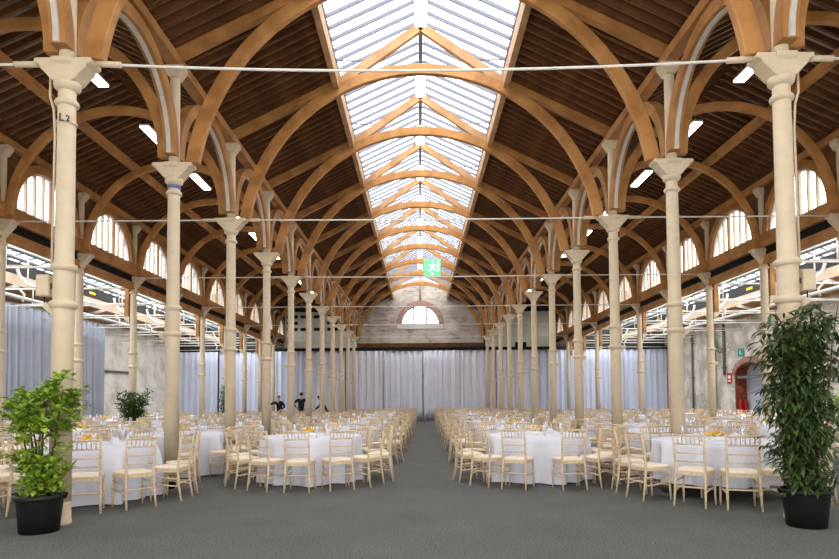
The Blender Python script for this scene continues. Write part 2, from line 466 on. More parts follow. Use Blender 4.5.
# wall plates, purlins, kerbs (continuous beams)
for s in (-1, 1):
    m = MB(); m.box(*sorted((s * (W - 0.11), s * (W + 0.11))), YF, YB, PL, PL + 0.17)
    bevel(tag(m.build('wall_plate', M_OAK), 'long timber wall plate over the %s nave arcade arches' % SIDE[s], 'beam'))
    m = MB(); m.box(*sorted((s * (XO - 0.12), s * (XO + 0.1))), YF, YB, PL + 0.02, PL + 0.2)
    bevel(tag(m.build('wall_plate', M_OAK), 'long timber wall plate above the %s half-round aisle windows' % SIDE[s], 'beam'))
    m = MB(); xx = 7.83; zz = ZN + (XO - xx) * (ZAR - ZN) / (XO - RIDGE_A) - 0.29
    m.beam((s * xx, YF, zz), (s * xx, YB, zz), 0.13, 0.2)
    tag(m.build('purlin', M_OAK), 'long straight timber purlin under the outer slope of the %s aisle roof' % SIDE[s], 'beam')
    m = MB(); m.box(*sorted((s * 1.80, s * 1.93)), YF, YB, 8.22, 8.52)
    bevel(tag(m.build('skylight_kerb', M_OAK2), 'timber kerb beam along the %s edge of the skylight' % SIDE[s], 'beam'))

# ------------------------------------------------------------------ skylight lantern
EZ, RZ = 8.92, 9.78
for s in (-1, 1):
    root = MB()
    root.poly([(s * 1.9, EZ), (s * 0.04, RZ), (s * 0.04, RZ + 0.012), (s * 1.9, EZ + 0.012)], YF, YB)
    o = struct(root.build('window_%d' % (2 if s < 0 else 3), M_GLASS), 'long glazed %s slope of the nave skylight' % SIDE[s])
    m = MB(); m.box(*sorted((s * 1.88, s * 1.89)), YF, YB, 8.5, EZ); m.build('side_pane', M_GLASS, o)
    m = MB(); m.box(*sorted((s * 1.86, s * 1.94)), YF, YB, EZ - 0.05, EZ); m.build('eaves_rail', M_BAR, o)
    m = MB(); m.beam((s * 1.89, 0, EZ - 0.03), (s * 0.06, 0, RZ - 0.03), 0.036, 0.075, (0, 0, 1))
    m.box(*sorted((s * 1.87, s * 1.91)), -0.015, 0.015, 8.5, EZ)
    r0 = m.build('glazing_bar', M_BAR, o); r0.location = (0, ky(1.5), 0)
    for i in range(1, 76):
        c = link_copy(r0, o); c.location = (0, ky(1.5) + i * S / 8, 0)
m = MB(); m.box(-0.05, 0.05, YF, YB, RZ - 0.09, RZ + 0.05)
tag(m.build('ridge_bar', M_BAR), 'thin grey ridge bar along the top of the skylight', 'beam')

# ------------------------------------------------------------------ iron columns
def column(x, y, s, k, outer=False):
    t = empty('iron_column', (x, y, 0))
    m = MB(); m.lathe([(0.125, 0), (0.125, 0.04), (0.118, 0.06), (0.116, 0.2), (0.115, 0.24), (0.115, 0.26)], 20); m.build('base', M_CREAM, t)
    m = MB(); m.lathe([(0.115, 0.26), (0.113, 2.42), (0.113, 2.9), (0.104, 3.0), (0.096, 4.82), (0.095, 5.2)], 20); m.build('shaft', M_CREAM, t)
    for z, r, h in ((2.5, 0.152, 0.032), (2.93, 0.147, 0.03), (4.86, 0.132, 0.026)):
        m = MB(); m.lathe([(r - 0.045, z - h * 1.6), (r - 0.01, z - h), (r, z), (r - 0.01, z + h), (r - 0.05, z + h * 1.6)], 20); m.build('collar', M_CREAM, t)
    # boss that points to the aisle at the lower collar
    m = MB(); m.poly([(0.08 * s, 2.34), (0.13 * s, 2.4), (0.21 * s, 2.47), (0.21 * s, 2.52), (0.08 * s, 2.52)], -0.05, 0.05); m.build('boss', M_CREAM, t)
    # cross-shaped capital: four stepped brackets
    m = MB(); a = 0.33; hw_ = 0.12
    prof = [(0.09, 5.08), (0.14, 5.11), (0.18, 5.16), (0.26, 5.24), (0.27, 5.28), (a, 5.30), (a, CAP)]
    out = [(-u, z) for u, z in prof[::-1]] + prof
    m.poly(out, -hw_, hw_, 'y')
    out2 = [(u * 0.46, z - 0.0) for u, z in out]; m.poly(out2, -hw_, hw_, 'x')
    m.lathe([(0.10, 5.0), (0.14, 5.04), (0.15, 5.09), (0.12, 5.14)], 20)
    bevel(m.build('capital', M_CREAM, t), 0.012, 1)
    # slim upper post with its own cap, under the wall plate
    m = MB(); m.lathe([(0.095, CAP), (0.088, 5.55), (0.082, 6.84), (0.08, 6.86)], 14); m.build('upper_post', M_CREAM, t)
    m = MB(); q = [(0.07, 6.82), (0.1, 6.86), (0.15, 6.93), (0.17, 6.95), (0.17, PL)]
    m.poly([(-u, z) for u, z in q[::-1]] + q, -0.11, 0.11, 'y'); m.build('post_cap', M_CREAM, t)
    return t
for s in (-1, 1):
    for k in range(NK):
        c = column(s * W, ky(k), s, k)
        extra = ' with the L2 letters' if (s < 0 and k == 0) else ''
        tag(c, 'cream iron column%s, %s from the front on the %s side of the nave' % (extra, ORD[k], SIDE[s]), 'column', 'iron columns of the nave')
        if k == 1 and s < 0:
            m = MB(); m.lathe([(0.107, 4.93), (0.107, 4.99)], 20, caps=False); o = m.build('painted_band', M_BLUEBAND, c); o['label'] = 'blue painted band'
        if k == 0:
            m = MB(); m.tube([(s * 0.2, 0.0, 5.2), (s * 0.2, 0.0, 4.95), (s * 0.155, 0.0, 4.8), (s * 0.135, 0.0, 4.5), (s * 0.145, 0, 2.95)], 0.014, 8); m.build('conduit', M_CREAM, c)
    for k in range(2, NK):
        c = column(s * XO, ky(k), s, k)
        tag(c, 'cream iron column under the %s aisle windows, %s from the front' % (SIDE[s], ORD[k - 2]), 'column', 'iron columns of the outer aisles')

# letters on the nearest left column
t = empty('letter_sign', (-W, Y0 - 0.112, 4.62)); tag(t, 'small L2 letters clamped to the nearest left iron column', 'sign')
m = MB(); m.lathe([(0.108, -0.012), (0.112, -0.012), (0.112, 0.012), (0.108, 0.012), (0.108, -0.012)], 20, (0, 0.112, 0), caps=False)
m.lathe([(0.02, -0.03), (0.02, 0.05)], 10, (-0.13, 0.112, 0)); m.build('clamp', M_CREAM, t)
for ch, dx, sz in (('L', -0.025, 0.13), ('2', 0.05, 0.1)):
    cu = bpy.data.curves.new('letter', 'FONT'); cu.body = ch; cu.size = sz; cu.extrude = 0.006
    o = bpy.data.objects.new('letter', cu); C.objects.link(o); cu.materials.append(M_SIGNTXT); o.parent = t
    bpy.context.view_layer.update(); o2 = bpy.data.objects.new('letter', bpy.data.meshes.new_from_object(o)); C.objects.link(o2); bpy.data.objects.remove(o); o = o2; o.parent = t
    o.rotation_euler = (pi / 2, 0, 0); o.location = (dx, -0.008 + (0.012 if dx > 0.03 else 0), -0.012)
for s in (-1, 1):
    t = empty('speaker_box', (s * (W + 0.22), Y0, 2.72)); tag(t, 'small pale speaker box fixed to the nearest %s column' % SIDE[s], 'speaker')
    m = MB(); m.box(-0.075, 0.075, -0.06, 0.06, -0.12, 0.13); bevel(m.build('case', M_CREAM, t), 0.02)
    m = MB(); m.box(*sorted((-s * 0.12, -s * 0.07)), -0.02, 0.02, -0.03, 0.03); m.build('bracket', M_DKGREY, t)
    m = MB(); m.tube([(0, 0, -0.12), (0, 0, -0.2)], 0.008, 6); m.build('cable', M_BLACK, t)

# ------------------------------------------------------------------ timber arches
RC, RI, RO = 4.77, 3.79, 4.02
a0 = math.asin((CAP - RC) / RI)
for k in range(0, NK + 0):
    y = ky(k); t = empty('nave_truss', (0, y, 0))
    tag(t, 'curved timber truss over the nave, %s from the front' % ORD[k], 'roof truss', 'curved timber trusses over the nave')
    m = MB(); m.arch((0, RC), RI, RO, a0, pi - a0, -0.062, 0.062, 'y', 48); bevel(m.build('curved_rib', M_OAK, t), 0.012, 1)
    for s in (-1, 1):
        nx = SN / hypot(1, SN); nz = 1 / hypot(1, SN)
        m = MB(); m.beam((s * (W + 0.02 - nx * 0.15), 0, ZN - nz * 0.17), (s * 1.94, 0, ZK - nz * 0.17), 0.14, 0.26, (s * nx, 0, nz)); m.build('principal_rafter', M_OAK, t)
        m = MB(); m.beam((s * 1.82, 0, 8.36), (s * 0.0, 0, 9.64), 0.12, 0.19, (0, 0, 1)); m.build('skylight_rafter', M_OAK2, t)
        m = MB(); m.tube([(s * 1.88, 0.0, EZ - 0.03), (s * 1.05, 0.0, EZ - 0.03)], 0.018, 6); m.build('tie_bar', M_BAR, t)
for s in (-1, 1):
    for k in range(-1, NK):
        yc = ky(k) + S / 2; t = empty('arcade_arch', (s * W, yc, 0))
        if k == -1: lab = 'timber arch springing from the nearest %s column towards the viewer' % SIDE[s]
        else: lab = 'round timber arch between the %s and %s columns on the %s side of the nave' % (ORD[k], (ORD[k + 1] if k + 1 < NK else 'end wall'), SIDE[s])
        if k == NK - 1: lab = 'round timber arch between the last column and end wall on the %s of the nave' % SIDE[s]
        tag(t, lab, 'arch', 'round timber arches along the nave')
        m = MB(); m.arch((0, 5.47), 1.31, 1.50, 0, pi, -0.09, 0.09, 'x', 32); m.build('curved_timber', M_OAK, t)
        # the legs run straight down on the capitals
        m = MB(); m.arch((0, 5.47), 1.275, 1.31, 0, pi, -0.03, 0.03, 'x', 32); m.build('white_bead', M_BEAD, t)
    for k in range(0, NK):
        y = ky(k); t = empty('aisle_arch', (s * RIDGE_A, y, 0))
        tag(t, 'curved timber arch across the %s aisle, %s from the front' % (SIDE[s], ORD[k]), 'arch', 'curved timber arches across the aisles')
        m = MB(); m.arch((0, 5.46), 2.25, 2.44, 0, pi, -0.055, 0.055, 'y', 36); bevel(m.build('curved_timber', M_OAK, t), 0.012, 1)

# ------------------------------------------------------------------ outer arcade: clerestory with half-round windows
WC, WR = 5.73, 1.17
for s in (-1, 1):
    m = MB()
    for k in range(-1, NK):
        y0, y1 = ky(k), ky(k) + S; yc = (y0 + y1) / 2
        m.poly([(y0, WC), (yc - WR - 0.12, WC)] + arc_pts((yc, WC), WR + 0.12, pi, 0)[1:-1] + [(yc + WR + 0.12, WC), (y1, WC), (y1, PL + 0.38), (y0, PL + 0.38)], *sorted((s * (XO + 0.02), s * (XO + 0.14))), 'x')
    struct(m.build('wall_clerestory_' + SIDE[s], M_RAFT), 'boarded timber clerestory wall over the %s outer columns' % SIDE[s])
    n0 = 4 if s < 0 else 24
    for j, k in enumerate(range(0, NK)):
        yc = ky(k) + S / 2; t = empty('window_%d' % (n0 + j), (s * XO, yc, WC)); struct(t, 'half-round %s aisle window, %s from the front' % (SIDE[s], ORD[j]))
        m = MB(); m.arch((0, 0), WR, WR + 0.2, 0, pi, *sorted((-s * 0.1, s * 0.06)), 'x', 28); m.build('arch_surround', M_OAK, t)
        m = MB(); m.arch((0, 0), WR - 0.045, WR, 0, pi, *sorted((-s * 0.02, s * 0.06)), 'x', 28); m.box(*sorted((-s * 0.02, s * 0.06)), -WR, WR, 0, 0.05); m.build('window_frame', M_WHITEP, t)
        for q in (-0.74, -0.42, -0.1, 0.22, 0.5, 0.8):
            m = MB(); hq = sqrt(WR * WR - q * q); wq = 0.02 if q != 0.22 else 0.035
            m.box(*sorted((-s * 0.03, s * 0.05)), q - wq, q + wq, 0.0, hq - 0.02); m.build('mullion', M_CREAM if q != 0.22 else M_OAK, t)
        m = MB(); m.poly(arc_pts((0, 0), WR - 0.02, 0, pi), *sorted((s * 0.015, s * 0.025)), 'x'); m.build('window_pane', M_WGLASS, t)
    m = MB(); m.box(*sorted((s * (XO - 0.12), s * (XO + 0.12))), YF, YB, 5.40, 5.75)
    bevel(tag(m.build('sill_beam', M_OAK), 'long timber sill beam under the %s aisle windows' % SIDE[s], 'beam'))
    m = MB(); m.box(*sorted((s * (XO + 0.0), s * (XO + 0.1))), YF, YB, 5.16, 5.40)  # matt black strip paints in the shade of the gap between the beams
    tag(m.build('dark_gap_strip', M_BLACKM), 'black strip for the shaded gap between the two beams under the %s windows' % SIDE[s], 'beam')
    m = MB(); m.box(*sorted((s * (XO - 0.06), s * (XO + 0.12))), YF, YB, 4.96, 5.18)
    bevel(tag(m.build('lower_beam', M_OAK), 'lower long timber beam on top of the %s outer columns' % SIDE[s], 'beam'))

# ------------------------------------------------------------------ tie rods
for k in range(0, NK, 2):
    y = ky(k); t = empty('tie_rod', (0, y, CAP - 0.02))
    tag(t, 'white iron tie rod across the hall at the %s pair of columns' % ORD[k], 'tie rod', 'white tie rods across the hall')
    sag = 0.11 if k == 0 else 0.02
    m = MB(); m.tube([(-W + 0.3 + (2 * W - 0.6) * i / 16, -0.0, -sag * (1 - ((i - 8) / 8) ** 2)) for i in range(17)], 0.016, 8); m.build('nave_rod', M_WHITEP, t)
    for s in (-1, 1):
        m = MB(); m.tube([(s * (W + 0.3), 0, 0), (s * (XO - 0.3), 0, 0)], 0.016, 8); m.build('aisle_rod', M_WHITEP, t)
        m = MB(); m.tube([(s * (W - 0.32), 0, 0), (s * (W - 0.62), 0, -sag * 0.15)], 0.036, 8); m.build('turnbuckle', M_CREAM, t)
        m = MB(); m.tube([(s * (W + 0.32), 0, 0), (s * (W + 0.62), 0, 0)], 0.036, 8); m.build('turnbuckle', M_CREAM, t)

# ------------------------------------------------------------------ lean-to roofs beyond the outer columns
LX, LZ = 12.9, 6.42; LE = 5.45
def lz(x): return LZ + (LE - LZ) * (x - LX) / (XW - LX)
for s in (-1, 1):
    m = MB(); m.poly([(s * 15.2, lz(15.2)), (s * 16.6, lz(16.6)), (s * 16.6, lz(16.6) + 0.07), (s * 15.2, lz(15.2) + 0.07)], YF, YB)
    lean = globals().setdefault('lean', {}); lean[s] = struct(m.build('ceiling', M_OAK), 'brown boarded lean-to roof beyond the %s outer columns' % SIDE[s])
    m = MB(); m.poly([(s * 9.34, 5.22), (s * LX, LZ), (s * 15.2, lz(15.2) + 0.02), (s * 15.2, lz(15.2) + 0.04), (s * LX, LZ + 0.02), (s * 9.34, 5.24)], YF, YB)  # glass widened beyond the visible strip to brighten side walls and drapes
    o = struct(m.build('window_%d' % (44 if s < 0 else 45), M_GLASS), 'roof glazing of the lean-to on the %s, widened for daylight' % SIDE[s])
    m = MB()
    m.beam((s * LX, 0, LZ - 0.05), (s * 15.2, 0, lz(15.2) - 0.03), 0.05, 0.06)
    r0 = m.build('glazing_bar', M_BAR, o); r0.location = (0, ky(2.2), 0)
    for i in range(1, 42):
        c = link_copy(r0, o); c.location = (0, ky(2.2) + i * 0.67, 0)
    m = MB(); m.beam((s * 13.5, YF, lz(13.5) - 0.07), (s * 13.5, YB, lz(13.5) - 0.07), 0.06, 0.08); m.build('glazing_rail', M_BAR, o)
    m = MB(); m.tube([(s * 11.5, YF, 5.72), (s * 11.5, YB, 5.72)], 0.055, 8); tag(m.build('long_pipe', M_GREYG), 'grey pipe running along under the glass of the %s lean-to' % SIDE[s], 'pipe')
    t = empty('valley_beam', (0, 0, 0)); tag(t, 'black valley beam with yellow labels under the %s lean-to glazing' % SIDE[s], 'beam')
    m = MB(); m.box(*sorted((s * 13.12, s * 13.24)), YF, YB, 5.56, 5.95); m.build('beam', M_BLACK, t)
    m = MB(); m.tube([(s * 13.06, YF, 6.06), (s * 13.06, YB, 6.06)], 0.06, 8); m.build('pipe', M_GREY, t)
    for k in range(2, NK):
        y = ky(k) + S * 0.55; m = MB(); m.box(*sorted((s * 13.11, s * 13.12)), y - 0.22, y + 0.22, 5.68, 5.78); o = m.build('label_plate', M_YLAB, t); o['label'] = 'yellow label plate'
    m = MB(); m.box(*sorted((s * 13.0, s * 13.04)), YF, YB, 5.16, 5.5)
    o = m.build('fascia_board', M_PANEL, lean[s]); o['label'] = 'beige fascia board'
    m = MB(); m.tube([(s * 14.95, YF, 5.3), (s * 14.95, YB, 5.3)], 0.075, 10)
    tag(m.build('long_pipe', M_PIPE), 'long pale pipe running under the lean-to roof on the %s' % SIDE[s], 'pipe')
    m = MB(); m.tube([(s * 9.5, 14.0, 4.62), (s * 9.5, YB, 4.62)], 0.03, 8)
    for k in range(3, NK): pass
    # white iron trusses
    for k in range(2, NK):
        y = ky(k); t = empty('lean_to_truss', (0, y, 0))
        tag(t, 'white iron truss beyond the %s outer columns, %s from the front' % (SIDE[s], ORD[k - 2]), 'roof truss', 'white iron trusses of the lean-to roofs')
        m = MB(); m.box(*sorted((s * 9.33, s * 9.46)), -0.08, 0.08, 4.1, 5.16); m.build('timber_post', M_OAK, t)
        m = MB(); m.poly([(s * 9.3, 4.1), (s * 9.48, 4.1), (s * 9.46, 4.02), (s * 9.3, 3.86)], -0.09, 0.09); m.build('corbel', M_CREAM, t)
        m = MB(); m.tube([(s * 9.5, 0, 5.02), (s * XW, 0, 5.02)], 0.03, 8); m.build('tie_bar', M_STEEL, t)
        m = MB(); m.beam((s * LX, 0, LZ - 0.14), (s * (XW - 0.02), 0, LE - 0.12), 0.08, 0.12, (0, 0, 1)); m.beam((s * 9.5, 0, 5.24 - 0.14), (s * LX, 0, LZ - 0.14), 0.08, 0.12, (0, 0, 1)); m.build('rafter', M_STEEL, t)
        for x in (11.2, 12.6, 14.4): m = MB(); m.tube([(s * x, 0, 5.02), (s * x, 0, (lz(x) if x >= LX else 5.2 + (LZ - 5.2) * (x - 9.32) / (LX - 9.32)) - 0.16)], 0.022, 6); m.build('hanger', M_STEEL, t)
        m = MB(); m.tube([(s * (12.1 + 0.85 * sin(a)), 0, 5.05 + 0.72 * (1 - cos(a))) for a in [i * pi / 2 / 8 for i in range(9)]], 0.05, 8)
        m.tube([(s * (12.9), 0, 5.05), (s * 12.7, 0, 4.85), (s * 12.75, 0, 4.6)], 0.035, 8); m.build('curved_bracket', M_STEEL, t)
    for k in range(2, NK):
        y = ky(k) + S / 2; m = MB(); m.tube([(s * 9.5, y, 4.72), (s * XW, y, 4.72)], 0.02, 6)
        tag(m.build('thin_tie_bar', M_STEEL), 'thin white bar below the lean-to roof, %s on the %s' % (ORD[k - 2], SIDE[s]), 'tie rod', 'thin bars below the lean-to roofs')

# ------------------------------------------------------------------ lamps
def strip_lamp(name, loc, length, width, hang):
    t = empty(name, loc)
    m = MB(); m.box(-width / 2, width / 2, -length / 2, length / 2, 0.0, 0.05); m.build('housing', M_WHITEP, t)
    m = MB(); m.box(-width / 2 + 0.015, width / 2 - 0.015, -length / 2 + 0.02, length / 2 - 0.02, -0.035, 0.0); bevel(m.build('diffuser', M_LAMP, t), 0.012)
    for q in (-0.4, 0.4):
        m = MB(); m.tube([(0, q * length, 0.05), (0, q * length, hang)], 0.006, 6); m.build('hanger', M_GREY, t)
    return t
for s in (-1, 1):
    for k in range(1, NK - 1):
        t = strip_lamp('strip_lamp', (s * 6.6, ky(k) + S * 0.55, 7.95), 1.25, 0.24, 0.5)
        tag(t, 'fluorescent strip lamp hanging in the %s aisle roof, %s from the front' % (SIDE[s], ORD[k - 1]), 'lamp', 'strip lamps in the aisle roofs')
for k in range(2, NK):
    t = strip_lamp('ridge_lamp', (0, ky(k) - 0.78, 9.57), 1.25, 0.27, 0.13)
    tag(t, 'bright strip lamp under the skylight ridge before the %s truss' % ORD[k], 'lamp', 'lamps along the skylight ridge')

# ------------------------------------------------------------------ green exit sign
ye = ky(6) - 0.2
t = empty('exit_sign', (0.48, ye, 6.92)); tag(t, 'green running-man exit sign hanging high in the middle of the nave', 'sign')
m = MB(); m.box(-0.36, 0.36, -0.02, 0.02, -0.37, 0.37); bevel(m.build('panel', M_EXITG, t), 0.01)
m = MB()
m.lathe([(0.0, -0.02), (0.05, -0.015), (0.05, 0.015), (0.0, 0.02)], 12, (0, 0, 0), caps=False)
pic = MB(); R_ = Matrix.Translation((0.02, -0.026, 0.24)) @ Matrix.Rotation(pi / 2, 4, 'X'); 
pic.add(m, R_)
pic.poly([(-0.05, 0.18), (0.08, 0.17), (0.1, 0.0), (0.02, -0.06), (-0.07, 0.0)], -0.03, -0.021)
pic.poly([(0.02, -0.05), (0.1, 0.0), (0.18, -0.12), (0.13, -0.15), (0.08, -0.06)], -0.03, -0.021)
pic.poly([(-0.07, 0.0), (0.03, -0.04), (-0.02, -0.13), (-0.17, -0.14), (-0.17, -0.09), (-0.06, -0.09)], -0.03, -0.021)
pic.poly([(0.08, 0.17), (0.19, 0.07), (0.16, 0.04), (0.07, 0.11)], -0.03, -0.021)
pic.poly([(-0.05, 0.18), (-0.17, 0.1), (-0.14, 0.06), (-0.05, 0.12)], -0.03, -0.021)
pic.poly([(0.2, -0.16), (0.3, -0.16), (0.3, 0.3), (0.2, 0.3)], -0.03, -0.021)
pic.poly([(-0.04, -0.2), (0.04, -0.2), (0.04, -0.26), (0.09, -0.26), (0.0, -0.34), (-0.09, -0.26), (-0.04, -0.26)], -0.03, -0.021)
pic.build('pictogram', M_EXITW, t)
for q in (-0.3, 0.3):
    m = MB(); m.tube([(q, 0, 0.37), (q, 0.15, RC + RI - 6.92 + 0.01)], 0.008, 6); m.build('wire', M_GREY, t)

# ------------------------------------------------------------------ drapes
def drape(name, L, H, seed, amp=0.07, mats=M_DRAPE):
    rnd = random.Random(seed); m = MB(); n = int(L * 26); rows = 6
    ph = [rnd.uniform(0, 6.28) for _ in range(4)]
    for j in range(rows + 1):
        z = H * j / rows
        for i in range(n + 1):
            u = L * i / n; f = 0.6 + 0.4 * (1 - z / H)
            yv = amp * f * (sin(2 * pi * u / 0.42 + ph[0] + 0.8 * sin(u * 1.9 + ph[1])) + 0.5 * sin(2 * pi * u / 0.17 + ph[2])) 
            m.v.append((u - L / 2, yv, z + (0.012 * sin(u * 3 + ph[3]) + 0.015 if j == 0 else 0)))
    for j in range(rows):
        for i in range(n):
            a = j * (n + 1) + i; m.face((a, a + 1, a + n + 2, a + n + 1), True)
    me = m.mesh(name, mats); o = bpy.data.objects.new(name, me); C.objects.link(o)
    so = o.modifiers.new('thick', 'SOLIDIFY'); so.thickness = 0.012
    return o
GD = 'drapes across the far end'
edges = [-16.4, -13.4, -10.4, -7.5, -5.0, -2.5, 0.15, 2.6, 5.0, 7.5, 10.4, 13.4, 16.4]
pos = ['beside the left wall', 'second from the left wall', 'third from the left wall', 'fourth from the left wall', 'fifth from the left wall', 'left of the middle, under the half-round window', 'right of the middle, under the half-round window', 'fifth from the right wall', 'fourth from the right wall', 'third from the right wall', 'second from the right wall', 'beside the right wall']
for i in range(12):
    x0, x1 = edges[i], edges[i + 1]
    o = drape('drape', x1 - x0 - 0.05, 4.66, i, 0.1, M_DRAPE if 3 <= i <= 8 else M_DRAPE2); o.location = ((x0 + x1) / 2, 39.8 + (0.05 if i % 2 else -0.05), 0)
    tag(o, 'pale blue-grey drape at the far end, %s' % pos[i], 'curtain', GD)
m = MB(); m.box(-16.45, 16.45, 39.75, 40.05, 4.68, 4.74)
tag(m.build('drape_rail', M_BLACK), 'black rail carrying the drapes across the far end', 'rail')
m = MB(); m.box(-XW, XW, 40.06, 40.1, 4.74, 4.9)  # black strip paints in the darkness of the gap over the drapes
struct(m.build('trim_2', M_BLACKM), 'black band for the dark gap above the far drapes')
for j, (ya, yb) in enumerate(((14.5, 18.0), (18.05, 21.5), (21.55, 25.0), (25.05, 28.3))):
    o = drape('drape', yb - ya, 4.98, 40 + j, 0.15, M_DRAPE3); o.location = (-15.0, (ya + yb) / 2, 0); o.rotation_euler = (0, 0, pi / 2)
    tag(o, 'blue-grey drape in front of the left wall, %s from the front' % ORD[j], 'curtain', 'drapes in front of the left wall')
m = MB(); m.tube([(-15.0, 14.4, 5.0), (-15.0, 28.4, 5.0)], 0.03, 8); tag(m.build('drape_rail', M_GREY), 'thin rail carrying the drapes along the left wall', 'rail')

# ------------------------------------------------------------------ fittings on the side walls
m = MB(); m.tube([(-XW + 0.06, 27.5, 3.0), (-XW + 0.06, 34.5, 3.05)], 0.05, 8)
tag(m.build('wall_pipe', M_GREYG), 'grey horizontal pipe across the whitewashed left wall', 'pipe')
def wall_pipe(y, r, z0, z1, mt, label):
    m = MB(); m.tube([(XW - r - 0.03, y, z0), (XW - r - 0.03, y, z1)], r, 10)
    for z in (z0 + 0.4, (z0 + z1) / 2, z1 - 0.4): m.box(XW - r * 2 - 0.05, XW, y - r * 1.3, y + r * 1.3, z - 0.03, z + 0.03)
    tag(m.build('wall_pipe', mt), label, 'pipe')
wall_pipe(33.5, 0.11, 0, 5.4, M_PIPE, 'thick pale vertical pipe on the right stone wall left of the arched doorway')
wall_pipe(32.4, 0.07, 2.6, 5.4, M_GREYG, 'grey-green vertical pipe on the right stone wall above the red sign')
wall_pipe(36.2, 0.06, 0, 5.2, M_GREYG, 'thin vertical pipe on the right wall nearest the far drapes')
wall_pipe(27.6, 0.06, 0, 5.3, M_PIPE, 'pale vertical pipe on the right stone wall beyond the tall plant')
t = empty('flood_light', (XW - 0.1, 33.0, 4.25)); tag(t, 'grey flood light on a bracket high on the right stone wall', 'lamp')
m = MB(); m.box(-0.5, -0.1, -0.25, 0.25, -0.1, 0.22); bevel(m.build('housing', M_GREY, t), 0.05)
m = MB(); m.tube([(-0.3, 0, -0.1), (-0.1, -0.3, -0.4), (0.1, -0.6, -0.35)], 0.03, 8); m.build('bracket', M_GREYG, t)
t = empty('red_sign', (XW - 0.02, 32.0, 2.42)); tag(t, 'small red and white sign beside the arched brick doorway', 'sign')
m = MB(); m.box(-0.03, 0.0, -0.22, 0.22, -0.28, 0.28); m.build('board', M_SIGNRED, t)
m = MB(); m.box(-0.036, -0.03, -0.13, 0.13, -0.02, 0.16); m.box(-0.036, -0.03, -0.13, 0.13, -0.18, -0.1); m.build('mark', M_DISH, t)
t = empty('teal_sign', (XW - 0.02, 30.8, 3.7)); tag(t, 'small teal sign above the arched brick doorway', 'sign')
m = MB(); m.box(-0.03, 0.0, -0.28, 0.28, -0.2, 0.2); m.build('board', M_TEAL, t)
m = MB(); m.box(-0.036, -0.03, 0.02, 0.1, -0.1, 0.12); m.box(-0.036, -0.03, -0.12, 0.02, -0.1, -0.03); m.build('mark', M_DISH, t)
def extinguisher(x, lab):
    t = empty('fire_extinguisher', (x, D1 - 0.22, 0.62)); tag(t, lab, 'fire extinguisher', 'fire extinguishers in the brick doorway')
    m = MB(); m.lathe([(0.0, 0), (0.085, 0.0), (0.095, 0.03), (0.095, 0.55), (0.07, 0.63), (0.03, 0.67)], 16); m.build('cylinder', M_RED, t)
    m = MB(); m.box(-0.015, 0.015, -0.06, 0.06, 0.67, 0.76); m.build('handle', M_BLACK, t)
    m = MB(); m.tube([(0, -0.05, 0.7), (0.0, -0.12, 0.6), (0.0, -0.12, 0.25)], 0.015, 6); m.build('hose', M_BLACK, t)
    m = MB(); m.box(-0.04, 0.04, 0.06, 0.15, 0.3, 0.5); m.build('wall_bracket', M_GREY, t)
extinguisher(16.66, 'red fire extinguisher on the brick jamb, nearer the hall')
extinguisher(16.9, 'red fire extinguisher on the brick jamb, deeper in the doorway')
t = empty('green_box', (XW - 0.13, 27.15, 0.95)); tag(t, 'green box on the right wall behind the tall dark plant', 'box')
m = MB(); m.box(-0.13, 0.13, -0.24, 0.24, -0.16, 0.16); bevel(m.build('case', M_GREENB, t), 0.02)
m = MB(); m.box(-0.13, 0.13, -0.22, 0.22, -0.32, -0.17); m.build('lower_panel', M_DISH, t)

